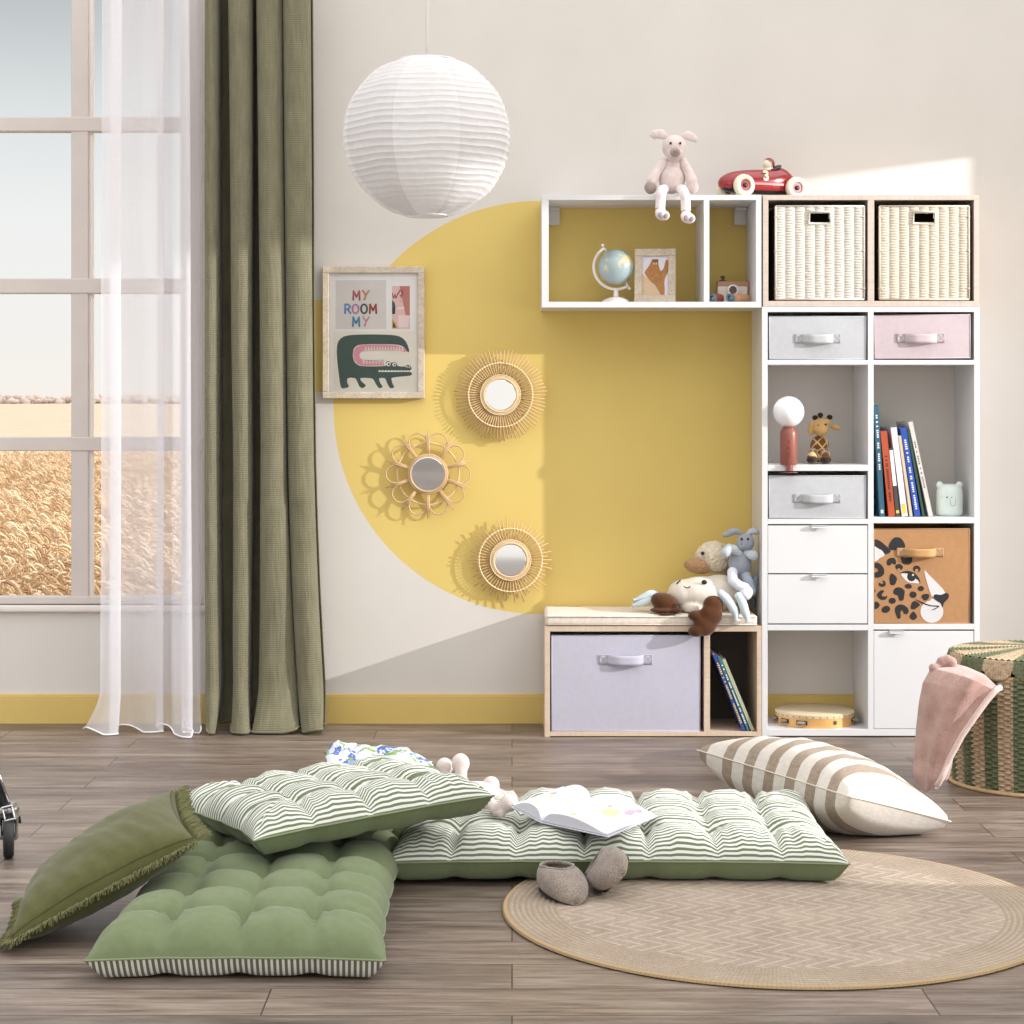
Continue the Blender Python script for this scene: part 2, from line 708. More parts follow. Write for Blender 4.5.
def olive(u, v):
    n = len(PL_TOP)
    s = u * n
    i = min(int(s), n - 1)
    t = s - i
    w = v      # 0 top .. 1 hem

    def pl(j):
        a, b, c = PL_TOP[j], PL_MID[j], PL_BOT[j]
        if w < .62:
            q = w / .62
            return lerp(a[0], b[0], q), lerp(a[1], b[1], q)
        q = (w - .62) / .38
        q = q ** 1.6
        return lerp(b[0], c[0], q), lerp(b[1], c[1], q)
    l, r = pl(i)
    nl = pl(i + 1)[0] if i < n - 1 else r + 1
    z = 2.62 * (1 - v)
    if t < .9:
        q = t / .9
        bul = 1.0 * min(1, (r - l) / 22)
        mid = CYF + .060
        if q < .25:
            k_ = q / .25
            px = l + bul * (1 - k_) * 1.5
            y = lerp(CYB, mid, k_)
        elif q > .75:
            k_ = (q - .75) / .25
            px = r - bul * k_ * 1.5
            y = lerp(mid, CYB, k_)
        else:
            a = PI * (q - .25) / .5
            px = lerp(l, r, .5 - .5 * math.cos(a))
            y = mid + (CYF - mid) * math.sin(a) ** .85
    else:
        q = (t - .9) / .1
        px = lerp(r - 1.5, nl + 1.5, q)
        y = CYB + .012 * math.sin(PI * q)
    y += .010 * nz3(u * 9, v * 3, 1.7) + (.012 * nz3(u * 14, v * 5, 4) if v > .7 else 0)
    px += 1.6 * nz3(i * 3.1, v * 3.5, 9) * v
    if z < .16:                       # the hem breaks and settles on the floor
        q = 1 - z / .16
        y -= (.035 * q + .075 * q ** 1.7 * (.6 + .4 * math.sin(u * 25 + 2))) * (1 if t < .9 else .4)
        px += 4.5 * q ** 1.6 * math.sin(u * 17 + 1)
    d = y - CAM_Y
    zf = max(z, .004) + (.012 * max(0, math.sin(u * 30)) if z < .05 else 0)
    ref = y if i == n - 1 and t > .45 else CYF
    return Vector(((px - 512) * (ref - CAM_Y) / F, y, zf))


cur = thing('curtain', 'heavy olive green crinkled cotton curtain hanging in deep folds to the floor', 'curtain', (at(265, 735, -.13).x, -.13, 0))
o = obj('drape', sheet(240, 150, olive, lambda u, v: (u * 1.2, v * 2.6)), curtain_mat(), cur, 180)
solid(o, .003)
bm = BM()
pts = [olive(i / 170, 1) + Vector((0, -.002, .006)) for i in range(171)]
tube(bm, pts, .0035, 6)
obj('hem', bm, curtain_mat(), cur, 180)

k = NT('white voile')
u = k.sep(k.uv())
th = k.noise(k.comb(k.math('MULTIPLY', u[0], 200), k.math('MULTIPLY', u[1], 3), 0), 1, 3)
th2 = k.noise(k.comb(k.math('MULTIPLY', u[0], 4), k.math('MULTIPLY', u[1], 300), 0), 1, 3)
fac = k.math('ADD', .50, k.math('MULTIPLY', k.math('ADD', th, th2), .05))
tr = k.n('ShaderNodeBsdfTransparent')
df = k.n('ShaderNodeBsdfDiffuse')
df.inputs[0].default_value = rgb(250, 248, 252)
tl = k.n('ShaderNodeBsdfTranslucent')
tl.inputs[0].default_value = rgb(250, 248, 252)
m1 = k.n('ShaderNodeMixShader')
m1.inputs[0].default_value = .55
k.t.links.new(df.outputs[0], m1.inputs[1])
k.t.links.new(tl.outputs[0], m1.inputs[2])
m2 = k.n('ShaderNodeMixShader')
k.put(m2.inputs[0], fac)
k.t.links.new(tr.outputs[0], m2.inputs[1])
k.t.links.new(m1.outputs[0], m2.inputs[2])
M_VOILE = k.done(m2.outputs[0])

# plan path of the voile: columns (photo px, depth); doubled back where the photo shows dense bands
SH = [(101, -.20), (103, -.245), (112, -.255), (121, -.235), (110, -.19), (117, -.16), (132, -.17), (146, -.19), (158, -.175), (164, -.16),
      (157, -.14), (170, -.15), (176, -.22), (182, -.255), (189, -.25), (190, -.20), (180, -.15), (185, -.12), (192, -.12), (199, -.12), (202, -.09)]
SHC = smooth_poly(SH, 8, False)


def voile(u, v):
    q = u * (len(SHC) - 1)
    i = min(int(q), len(SHC) - 2)
    t = q - i
    px = lerp(SHC[i][0], SHC[i + 1][0], t)
    y = lerp(SHC[i][1], SHC[i + 1][1], t)
    z = 2.62 * (1 - v)
    px += 2.2 * nz3(u * 3.2, v * 2.1, 5) + 3 * (px - 150) / 50 * (v - .5) * .6
    y += .012 * nz3(u * 5, v * 2.5, 2)
    y = min(y, -.03)
    y -= .03 * v * v * (u ** 2)
    px = min(px, 201)
    if v > .62:
        q = (v - .62) / .38
        y -= .05 * q ** 2 * max(0, (u - .55) / .45) ** .7
    if z < .14:
        q = 1 - z / .14
        y -= .05 * q ** 2 * (.5 + .6 * u)
        px -= 17 * max(0, (.18 - u) / .18) * q ** 1.5
        z = max(z, .003) + .02 * q * max(0, math.sin(u * 26 + .6))
    return Vector(((px - 512) * (y - CAM_Y) / F, y, z))


sh = thing('curtain', 'sheer white voile curtain hanging beside the olive one and trailing on the floor', 'curtain', (at(150, 735, -.12).x, -.12, 0))
obj('drape', sheet(190, 90, voile, lambda u, v: (u * 1.3, v * 2.6)), M_VOILE, sh, 180)
bm = BM()
tube(bm, [voile(i / 190, 1) + Vector((0, 0, .003)) for i in range(191)], .0025, 5)
plabel(obj('hem', bm, mat('voile hem', (246, 244, 248), .9, 0), sh, 180), 'opaque white stitched hem')
# ================================================================ PAPER LANTERN
LY = -1.6
LC = at(427, 137, LY)
LR = 86 * (LY - CAM_Y) / F
lan = thing('paper_lantern', 'round white ribbed paper lantern hanging on a thin white cord', 'lamp', (LC.x, LY, LC.z))


def paper(name, c, f):
    k = NT(name)
    nz = k.noise(k.coord(), 60, 5, .7)
    col = k.ramp(nz, [(.3, rgb(*[x * .97 for x in c])), (.7, rgb(*c))])
    b = k.bump(nz, .35, .003)
    d = k.n('ShaderNodeBsdfDiffuse')
    k.put(d.inputs[0], col)
    k.put(d.inputs['Normal'], b)
    t = k.n('ShaderNodeBsdfTranslucent')
    k.put(t.inputs[0], col)
    m = k.n('ShaderNodeMixShader')
    m.inputs[0].default_value = f
    k.t.links.new(d.outputs[0], m.inputs[1])
    k.t.links.new(t.outputs[0], m.inputs[2])
    return k.done(m.outputs[0])


NR = 30
LVS = .945
th0, th1 = math.asin(.33), PI - math.asin(.25)


def lant(u, v):
    th = lerp(th0, th1, v)
    q = v * NR
    rib = 1 - .013 * abs(math.sin(PI * q)) ** .8
    a = 2 * PI * u + .35
    seam = 1 - .022 * math.cos(8 * a * .5) ** 2
    r = LR * rib * seam * math.sin(th) + .0012 * nz3(u * 40, v * 60, 1)
    tw = .02 * math.sin(q * 1.7)
    return Vector((LC.x + r * math.cos(a), LY + r * math.sin(a), LC.z + LR * LVS * math.cos(th) + .0018 * math.sin(3 * a + q) + .0012 * math.sin(8 * a)))


bm = sheet(160, NR * 6, lant, closed_u=True)
for f in bm.faces:
    c = f.calc_center_median() - Vector((LC.x, LY, LC.z))
    f.material_index = int(((math.atan2(c.y, c.x) + .36) % (2 * PI)) / (PI / 4)) % 2
o = obj('paper_shade', bm, [paper('lantern paper', (241, 239, 239), .40), paper('lantern paper double layer', (228, 225, 225), .26)], lan, 40)
for zz, rr in ((LC.z + LR * LVS * math.cos(th0), LR * math.sin(th0)), (LC.z + LR * LVS * math.cos(th1), LR * math.sin(th1))):
    bm = BM()
    tube(bm, [(LC.x + rr * math.cos(a * PI / 20), LY + rr * math.sin(a * PI / 20), zz) for a in range(40)], .0022, 6, True)
    obj('wire_ring', bm, mat('white wire', (225, 222, 220), .4, 0), lan, 180)
bm = BM()
zt = LC.z + LR * LVS * math.cos(th0)
tube(bm, [(LC.x - LR * .31, LY, zt), (LC.x, LY, zt + .006), (LC.x + LR * .31, LY, zt)], .0018, 6)
lathe(bm, [(.018, zt - .06), (.019, zt - .02), (.012, zt + .004), (.006, zt + .012)], 16, Matrix.Translation((LC.x, LY, 0)))
obj('lamp_holder', bm, M_WHITE, lan)
bm = BM()
tube(bm, [(LC.x, LY, zt), (LC.x + .001, LY, 2.9)], .0040, 8)
obj('cord', bm, mat('cord white', (242, 240, 238), .5, 0), lan, 180)

# ================================================================ FRAMED PRINT
PY = -.028
p0, p1 = at(322.5, 398.5, PY), at(424.5, 266.5, PY)
fr = thing('framed_print', 'large pale wood frame with crocodile print and colourful lettering hanging on the wall', 'picture', ((p0.x + p1.x) / 2, -.004, p0.z))


def frame_mat():
    k = NT('carved pale wood')
    v = k.coord()
    nz = k.noise(v, 130, 4, .7)
    n2 = k.noise(v, 24, 3)
    col = k.ramp(k.math('ADD', k.math('MULTIPLY', nz, .6), k.math('MULTIPLY', n2, .4)), [(.35, rgb(180, 164, 144)), (.6, rgb(212, 198, 180))])
    return k.done(k.pbr(col, .7, k.bump(nz, .5, .003), spec=.3))


M_FRAME = frame_mat()


def frame_bars(bm, x0, x1, z0, z1, w, y0, y1, M=None):
    for a in ((x0, x1, z0, z0 + w), (x0, x1, z1 - w, z1), (x0, x0 + w, z0 + w, z1 - w), (x1 - w, x1, z0 + w, z1 - w)):
        box(bm, a[0], a[1], y0, y1, a[2], a[3], .002, M=M)


FW = 6.6 / 288.7

bm = BM()
frame_bars(bm, p0.x, p1.x, p0.z, p1.z, FW, PY - .006, -.004)
obj('frame', bm, M_FRAME, fr)
bm = BM()
box(bm, p0.x + FW - .002, p1.x - FW + .002, PY + .010, PY + .013, p0.z + FW - .002, p1.z - FW + .002, 0)
sheet_o = obj('print_sheet', bm, mat('art paper', (238, 235, 232), .7, .02), fr, None)
PS = (PY - CAM_Y) / F      # metres per photo pixel on the picture


def zp(zx, zy):            # reading of the 6.4x view of the picture
    return (310 + zx / 6.4, 250 + zy / 6.4)


def art(bm, pts, mi=0, lay=0, sub=0):
    """pts in photo pixels -> thin inked shape on the sheet"""
    if sub:
        pts = smooth_poly(pts, sub)
    yy = PY + .010 - .0004 * (lay + 1)
    P = [at(x, y, PY) for x, y in pts]
    plate(bm, [(p.x, p.z) for p in P], face_m(0, yy + .0004, 0), .0004, mi)


INK = [mat('ink ' + n, c, .7, .04) for n, c in (('panel grey', (217, 211, 206)), ('green', (61, 82, 74)), ('pink', (222, 150, 163)), ('white', (243, 238, 228)),
       ('terracotta', (192, 122, 110)), ('rose', (226, 190, 186)), ('dark red', (150, 46, 56)), ('cream', (236, 228, 214)), ('dark', (44, 52, 50)),
       ('blush', (236, 214, 208)), ('ochre', (206, 164, 92)))]
bm = BM()
art(bm, [zp(*q) for q in ((162, 192), (486, 192), (486, 505), (162, 505))], 0)
art(bm, [zp(*q) for q in ((148, 520), (672, 520), (672, 898), (148, 898))], 7)
# little poster beside the words
art(bm, [zp(*q) for q in ((524, 230), (638, 230), (638, 505), (524, 505))], 5)
art(bm, [zp(*q) for q in ((572, 230), (638, 230), (638, 420), (612, 420))], 4, 1)
art(bm, [zp(*q) for q in ((524, 318), (540, 336), (546, 360), (546, 372), (524, 372))], 1, 1)
art(bm, [zp(*q) for q in ((524, 372), (544, 372), (544, 408), (524, 410))], 8, 1)
art(bm, [zp(*q) for q in ((556, 366), (600, 362), (604, 376), (558, 382))], 9, 2)
art(bm, [zp(*q) for q in ((524, 440), (546, 462), (562, 500), (524, 500))], 10, 1)
art(bm, [zp(*q) for q in ((530, 462), (540, 472), (550, 496), (530, 496))], 8, 2)
art(bm, [zp(*q) for q in ((562, 416), (638, 416), (628, 494), (566, 494))], 9, 1)
# crocodile
body = [(196, 878), (184, 800), (172, 700), (172, 610), (196, 564), (250, 545), (360, 540), (500, 542), (570, 552), (612, 584), (634, 640), (626, 654),
        (600, 622), (560, 606), (470, 602), (330, 604), (290, 618), (274, 650), (276, 700), (300, 732), (340, 744), (480, 742), (482, 722), (500, 710), (518, 722),
        (540, 716), (556, 730), (560, 742), (606, 746), (618, 736), (640, 740), (650, 758), (642, 768), (640, 780), (650, 786), (646, 802), (600, 808), (530, 816),
        (520, 830), (532, 866), (538, 878), (512, 884), (490, 846), (478, 820), (440, 822), (452, 856), (464, 876), (440, 884), (416, 850), (396, 822), (320, 820),
        (338, 850), (356, 866), (336, 884), (312, 870), (290, 822), (240, 820), (238, 852), (248, 874), (222, 884)]
art(bm, [zp(*q) for q in body], 1, 1, 2)
# mouth lining with teeth
art(bm, [zp(*q) for q in ((626, 652), (600, 626), (556, 610), (470, 604), (336, 606), (294, 620), (276, 652), (280, 702), (306, 732), (344, 742), (474, 738), (470, 716),
                          (352, 706), (322, 694), (314, 672), (326, 652), (356, 640), (470, 634), (552, 640), (592, 650))], 2, 2)
mouth = [(622, 660), (590, 648), (552, 640), (470, 636), (356, 640), (326, 652), (314, 672), (324, 696), (352, 708), (474, 716), (478, 660)]
art(bm, [zp(*q) for q in mouth], 7, 3)
for i in range(14):
    x = 350 + i * 18
    art(bm, [zp(x, 644), zp(x + 13, 644), zp(x + 6.5, 614)], 7, 3)
for i in range(7):
    x = 336 + i * 20
    art(bm, [zp(x, 702), zp(x + 14, 702), zp(x + 7, 734)], 7, 3)
art(bm, [zp(*q) for q in ((436, 780), (440, 768), (650, 770), (650, 780))], 3, 2)
for i in range(10):
    x = 446 + i * 20
    art(bm, [zp(x, 766), zp(x + 16, 766), zp(x + 8, 776)], 1, 3)
for ex, ey, er in ((501, 730, 14), (538, 733, 12), (620, 748, 6), (636, 750, 6)):
    art(bm, [zp(ex + er * math.cos(a * PI / 8), ey + er * math.sin(a * PI / 8)) for a in range(16)], 3, 2)
    art(bm, [zp(ex + 2 + er * .5 * math.cos(a * PI / 8), ey + 1 + er * .5 * math.sin(a * PI / 8)) for a in range(16)], 8, 3)
obj('printed_artwork', bm, INK, fr, None)

LET = [('M', 296, 290, (186, 88, 96)), ('Y', 356, 288, (204, 140, 80)), ('R', 240, 376, (92, 142, 196)), ('O', 290, 376, (190, 124, 176)),
       ('O', 345, 376, (58, 74, 64)), ('M', 402, 376, (160, 60, 54)), ('M', 294, 458, (64, 136, 178)), ('Y', 358, 456, (214, 150, 158))]
STROKE = {'M': [[(-.42, -.5), (-.38, .5), (0, -.18), (.38, .5), (.42, -.5)]], 'Y': [[(-.4, .5), (0, .02)], [(.42, .5), (.02, .04), (-.18, -.5)]],
          'R': [[(-.34, -.5), (-.34, .5), (.1, .48), (.34, .24), (.08, -.02), (-.32, -.04)], [(0, -.04), (.38, -.5)]],
          'O': [[(.4 * math.cos(PI * i / 9), .5 * math.sin(PI * i / 9)) for i in range(19)]],
          'w': [[(-.5, .4), (-.38, -.4), (-.06, .2), (.1, -.4), (.46, .5)]],
          '?': [[(-.3, .2), (-.2, .46), (.2, .46), (.34, .2), (.1, -.02), (-.12, .06)], [(.06, .0), (.04, -.16)], [(-.02, -.46), (.03, -.46)]]}


def stroke_letter(ch, zx, zy, w, h, r, m):
    q = at(*zp(zx, zy), PY)
    bm = BM()
    for line in STROKE[ch]:
        pp_ = [(q.x + x * w, q.z + y * h, 0) for x, y in line]
        for a_, b_ in zip(pp_, pp_[1:]):
            tube(bm, [a_, b_], r, 8)
        for a_ in pp_:
            ell(bm, a_, r, seg=8, rings=6)
    for v in bm.verts:
        v.co = Vector((v.co.x, PY + .0086 + v.co.z * .12, v.co.y))
    obj('letter', bm, m, fr, 180)


for i, (ch, zx, zy, c) in enumerate(LET):
    stroke_letter(ch, zx, zy,   .0265, .031, .0031, mat('letter ink %d' % i, c, .7, 0))
for ch, zx, zy, w, h in (('w', 546, 292, .020, .022), ('?', 580, 292, .022, .040)):
    stroke_letter(ch, zx, zy, w, h, .0014, INK[6])
bm = BM()
box(bm, p0.x + FW - .001, p1.x - FW + .001, PY - .001, PY + .001, p0.z + FW - .001, p1.z - FW + .001, 0)
obj('glass', bm, M_GLASS, fr, None)

# ================================================================ RATTAN MIRRORS
M_RAT = mat('rattan', (205, 172, 128), .55, .12, 30, .2, 300)
M_RATL = mat('pale rattan', (226, 196, 152), .5, .10, 30, .2, 300)
M_MIR = mat('mirror glass', (235, 236, 238), .04, 0, metal=1)


def disc_mirror(root, c, r, y, tilt=(0, 0, 0)):
    bm = BM()
    M = Matrix.Translation((c.x, y, c.z)) @ Euler(tilt).to_matrix().to_4x4() @ Matrix.Rotation(PI / 2, 4, 'X')
    lathe(bm, [(r, -.003), (r, .001), (r - .002, .002)], 48, M)
    obj('mirror_glass', bm, M_MIR, root, 25)


def ringpts(c, r, y, n=64):
    return [(c.x + r * math.cos(2 * PI * i / n), y, c.z + r * math.sin(2 * PI * i / n)) for i in range(n)]


def sunburst(px, py, rg, ri, ro, spokes, label, y=-.031, tilt=(0, 0, 0)):
    c = at(px, py, y)
    s = (y - CAM_Y) / F
    root = thing('sunburst_mirror', label, 'mirror', (c.x, y, c.z), 'round rattan mirrors on the yellow wall')
    disc_mirror(root, c, rg * s, y - .006, tilt)
    bm = BM()
    tube(bm, ringpts(c, (rg + 1.2) * s, y - .006), .0042, 8, True)
    tube(bm, ringpts(c, (rg + 3.0) * s, y - .004), .0036, 8, True)
    obj('mirror_rim', bm, M_RATL, root, 180)
    bm = BM()
    for a, r, w in spokes:
        dx, dz = math.cos(a), math.sin(a)
        tube(bm, [(c.x + dx * (rg + 1) * s, y, c.z + dz * (rg + 1) * s), (c.x + dx * r * s, y + .002, c.z + dz * r * s)], w, 6)
    obj('spoke_fan', bm, M_RAT, root, 180)
    bm = BM()
    tube(bm, ringpts(c, ri * s, y - .005), .0021, 6, True)
    tube(bm, ringpts(c, (rg + 4.5) * s, y - .006), .0018, 6, True)
    for a, r, w in spokes:
        ell(bm, (c.x + math.cos(a) * ri * s, y - .005, c.z + math.sin(a) * ri * s), .0034, seg=8, rings=6)
    obj('binding_hoop', bm, mat('pale cane', (236, 214, 176), .5, .06), root, 180)
    bm = BM()
    box(bm, c.x - .03, c.x + .03, y + .006, -.0005, c.z - .012, c.z + .012, .002)
    obj('hanging_block', bm, M_RAT, root)
    return root


rm = random.Random(11)
sp = []
for i in range(72):
    a = 2 * PI * i / 72
    sp.append((a, 45.5 + 1.2 * math.sin(i * 1.3), .0023))
sunburst(500.5, 395, 15.5, 32, 51, sp, 'round rattan sunburst mirror with even long rays, nearest the crocodile print')
sp = []
for i in range(60):
    a = 2 * PI * i / 60
    sp.append((a, (41, 36, 38.5, 34.5, 40, 37)[i % 6] + rm.uniform(-1, 3.5), .0022))
sunburst(510.5, 560, 15.8, 31.5, 44, sp, 'smaller rattan sunburst mirror with uneven rays, just above the bench end', tilt=(math.radians(-1.0), 0, 0))

# flower mirror
y = -.030
c = at(428, 474, y)
s = (y - CAM_Y) / F
root = thing('flower_mirror', 'rattan flower mirror with ten looped petals, between the two sunburst mirrors', 'mirror', (c.x, y, c.z), 'round rattan mirrors on the yellow wall')
disc_mirror(root, c, 17 * s, y - .008, (math.radians(5), 0, 0))
bm = BM()
for r, dy in ((17.6, -.008), (19.3, -.004), (19.3, .003)):
    tube(bm, ringpts(c, r * s, y + dy), .0040, 8, True)
obj('mirror_rim', bm, M_RAT, root, 180)
bm = BM()
tube(bm, ringpts(c, 31 * s, y + .010), .0034, 8, True)
plabel(obj('back_hoop', bm, M_RATL, root, 180), 'thin hoop behind the petals')
for i in range(10):
    a0 = PI / 2 + i * PI / 5
    a = a0 + PI / 10
    lp = [(-.5, 19), (-2.2, 22), (-6.0, 28), (-8.2, 34), (-6.6, 39.4), (0, 42.2), (6.6, 39.4), (8.2, 34), (6.0, 28), (2.2, 22), (.5, 19)]
    # legs of neighbouring loops run down beside the shared stick
    q = [(-5.2, 19), (-6.8, 25)] + [(-8.6, 31), (-8.0, 37), (-4, 41.3), (0, 42), (4, 41.3), (8.0, 37), (8.6, 31)] + [(6.8, 25), (5.2, 19)]
    pts = [(c.x + (u * -math.sin(a) + v * math.cos(a)) * s, y, c.z + (u * math.cos(a) + v * math.sin(a)) * s) for u, v in smooth_poly(q, 5, False)]
    bm = BM()
    tube(bm, pts, .0026, 7)
    obj('petal_loop', bm, M_RAT, root, 180)
    bm = BM()
    for off, L in ((-1.0, 39), (0, 44.5), (1.0, 39)):
        v = [(off * .8, 19), (off * .8, 30), (off * 1.6, L)]
        tube(bm, [(c.x + (u * -math.sin(a0) + w * math.cos(a0)) * s, y - .003, c.z + (u * math.cos(a0) + w * math.sin(a0)) * s) for u, w in v], .0021, 6)
    obj('petal_stick', bm, M_RAT, root, 180)
bm = BM()
box(bm, c.x - .03, c.x + .03, y + .006, -.0005, c.z - .012, c.z + .012, .002)
obj('hanging_block', bm, M_RAT, root)
# ================================================================ SHELVING
SB = -.003                # back plane of the units, just off the wall
T = .0175


def wood_mat(name, c, s=1.0):
    k = NT(name)
    v = k.coord()
    g = k.noise(k.scale(v, (4, 4, 60)), 1.6, 5, .6)
    g2 = k.noise(k.scale(v, (60, 4, 4)), 1.6, 5, .6)
    f = k.math('ADD', k.math('MULTIPLY', g, .5), k.math('MULTIPLY', g2, .5))
    b = rgb(*c)
    col = k.ramp(f, [(.32, tuple(x * .84 for x in b[:3])), (.68, tuple(min(1, x * 1.1) for x in b[:3]))])
    return k.done(k.pbr(col, .5, k.bump(f, .1, .0006), spec=.3))


M_OAK = wood_mat('pale oak board', (212, 190, 168))
M_SON = wood_mat('light sonoma board', (206, 190, 178))


def panels(root, plist, m, y0=SY, y1=SB, name='panel'):
    for nm, a in plist:
        bm = BM()
        box(bm, a[0], a[1], y0, y1, a[2], a[3], .0008)
        obj(nm, bm, m, root)


# white column unit, 2 x 4
X0, X1, XL, XM0, XM1, XR = sx(762), sx(979.5), sx(767.6), sx(868), sx(873.6), sx(974.2)
u = thing('shelf_unit', 'tall white cube shelf unit standing on the floor with eight compartments', 'shelf', ((X0 + X1) / 2, -.15, 0))
zt, z1 = sz(306.7), sz(312)
panels(u, [('top_panel', (X0, X1, z1, zt)), ('side_panel', (X0, XL, 0, z1)), ('side_panel', (XR, X1, 0, z1)), ('divider', (XM0, XM1, sz(729.3), z1)),
           ('bottom_panel', (XL, XR, .004, sz(729.3))),
           ('shelf_board', (XL, XM0, sz(364.7), sz(360))), ('shelf_board', (XM1, XR, sz(364.7), sz(360))),
           ('shelf_board', (XL, XM0, sz(471), sz(464.7))), ('shelf_board', (XM1, XR, sz(523.3), sz(517.3))),
           ('shelf_board', (XL, XM0, sz(524.2), sz(519))), ('shelf_board', (XL, XM0, sz(630.5), sz(624.8))),
           ('shelf_board', (XM1, XR, sz(629.6), sz(624)))], M_WHITE)
# fitted fronts of the white unit
M_GAP = mat('drawer carcass', (60, 58, 58), .7, 0)


def drawer(root, z0, z1, x0, x1, nm, hx0, hx1):
    bm = BM()
    box(bm, x0, x1, SY + .001, SY + .017, z0, z1, .0012)
    box(bm, x0 + .012, x1 - .012, SY + .018, SB - .03, z0 + .008, z1 - .02, 0)
    d = obj(nm, bm, M_WHITE, root)
    bm = BM()
    box(bm, hx0, hx1, SY - .014, SY + .004, z1 - .0025, z1 + .0012, .0006)
    box(bm, hx0, hx1, SY - .014, SY - .0125, z1 - .008, z1, .0004)
    h = obj('edge_pull', bm, M_WHITE, d)
    h.matrix_parent_inverse = d.matrix_parent_inverse.copy()
    h.matrix_parent_inverse = Matrix.Identity(4)
    return d


drawer(u, sz(573.4), sz(525.6), XL + .0015, XM0 - .0015, 'drawer', sx(811), sx(826))
drawer(u, sz(623.6), sz(574.6), XL + .0015, XM0 - .0015, 'drawer', sx(811), sx(826))
drawer(u, sz(728.8), sz(631), XM1 + .0015, XR - .0015, 'door', sx(889), sx(904))

# sonoma-coloured pair of cubes on top of it
wu = thing('cube_unit', 'pale wood two-cube shelf unit standing on top of the white unit', 'shelf', ((X0 + X1) / 2, -.15, zt))
zb0, zb1, zc0, zc1 = zt + .0006, sz(301), sz(200), sz(195)
A0, A1 = sx(763), sx(979)
panels(wu, [('top_panel', (A0, A1, zc0, zc1)), ('side_panel', (A0, sx(768.3), zb1, zc0)), ('side_panel', (sx(974), A1, zb1, zc0)),
            ('divider', (sx(867.8), sx(874.2), zb1, zc0)), ('bottom_panel', (A0, A1, zb0, zb1))], M_SON)

# white wall box
B0, B1 = sx(541.7), sx(761.4)
ws = thing('wall_shelf', 'white open wall-mounted box shelf with one upright divider, yellow wall behind', 'shelf', ((B0 + B1) / 2, -.15, sz(307.6)))
panels(ws, [('top_panel', (B0, B1, sz(200), sz(195))), ('bottom_panel', (B0, B1, sz(307.6), sz(301.8))), ('side_panel', (B0, sx(548.6), sz(301.8), sz(200))),
            ('side_panel', (sx(756), B1, sz(301.8), sz(200))), ('divider', (sx(703.8), sx(709.3), sz(301.8), sz(200)))], M_WHITE)
for a, b in ((sx(548.8), sx(561.5)), (sx(743), sx(755.8))):
    bm = BM()
    box(bm, a, b, -.03, -.008, sz(218), sz(200.2), .002)
    box(bm, a, b, -.06, -.03, sz(203), sz(200.2), .001)
    obj('bracket', bm, mat('plastic bracket', (205, 202, 200), .5, .02), ws)

# ---------------------------------------------------------------- bench
C0, C1 = sx(544.6), sx(761.6)
bn = thing('storage_bench', 'low pale oak storage bench against the yellow wall beside the white unit', 'bench', ((C0 + C1) / 2, -.15, 0))
panels(bn, [('top_panel', (C0, C1, sz(631.6), sz(626))), ('side_panel', (C0, sx(550), 0, sz(631.6))), ('side_panel', (sx(757), C1, 0, sz(631.6))),
            ('divider', (sx(704), sx(710), sz(731.9), sz(631.6))), ('bottom_panel', (sx(550), sx(757), .003, sz(731.9)))], M_OAK, SY, -.0175)
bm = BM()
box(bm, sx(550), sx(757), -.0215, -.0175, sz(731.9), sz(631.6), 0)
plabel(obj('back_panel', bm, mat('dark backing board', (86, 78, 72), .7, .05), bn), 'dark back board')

M_LIN = fabric('unbleached linen', (228, 216, 202), 1500, .3)
bc = thing('bench_cushion', 'thin cream linen seat pad lying on the storage bench', 'cushion', ((C0 + C1) / 2, -.15, sz(626)))
bm = BM()
box(bm, C0 + .002, sx(757.5), SY - .002, -.012, sz(626) + .0008, sz(614.8), .012, seg=4)
bmesh.ops.subdivide_edges(bm, edges=[e for e in bm.edges if e.calc_length() > .08], cuts=12, use_grid_fill=True)
for v in bm.verts:
    if v.co.z > sz(620):
        v.co.z += .003 * nz3(v.co.x * 7, v.co.y * 9, 1)
obj('pad', bm, M_LIN, bc, 60)
bm = BM()
zz = sz(616.8)
tube(bm, [(C0 + .006, SY - .003, zz), (sx(757), SY - .003, zz)], .0022, 6)
tube(bm, [(C0 + .006, SY - .003, sz(624.6)), (sx(757), SY - .003, sz(624.6))], .0022, 6)
obj('piping', bm, M_LIN, bc, 180)


# ---------------------------------------------------------------- fabric storage boxes
M_THREAD = mat('thread', (150, 146, 146), .8, 0)


def strap_handle(root, x0, x1, z0, z1, y, m, proud=.022):
    """a cloth strap sewn down at both ends and standing proud between"""
    w = x1 - x0

    def f(a, b):
        x = lerp(x0, x1, a)
        q = (a - .17) / .66
        out = proud * max(0, 1 - abs(2 * q - 1) ** 3.2) if 0 < q < 1 else 0
        return Vector((x + .04 * w * (out / proud) * .5, y - .001 - out, lerp(z0, z1, b) - .10 * out))
    h = obj('strap_handle', sheet(40, 4, f), m, root, 180)
    solid(h, .0018)
    for a in (x0 + w * .015, x1 - w * .155):
        b = a + w * .14
        bm = BM()
        for p, q in (((a, z0 + .002), (b, z0 + .002)), ((b, z0 + .002), (b, z1 - .002)), ((b, z1 - .002), (a, z1 - .002)), ((a, z1 - .002), (a, z0 + .002)),
                     ((a, z0 + .002), (b, z1 - .002)), ((b, z0 + .002), (a, z1 - .002))):
            tube(bm, [(p[0], y - .0024, p[1]), (q[0], y - .0024, q[1])], .0005, 4)
        obj('stitching', bm, M_THREAD, h, None)
    return h


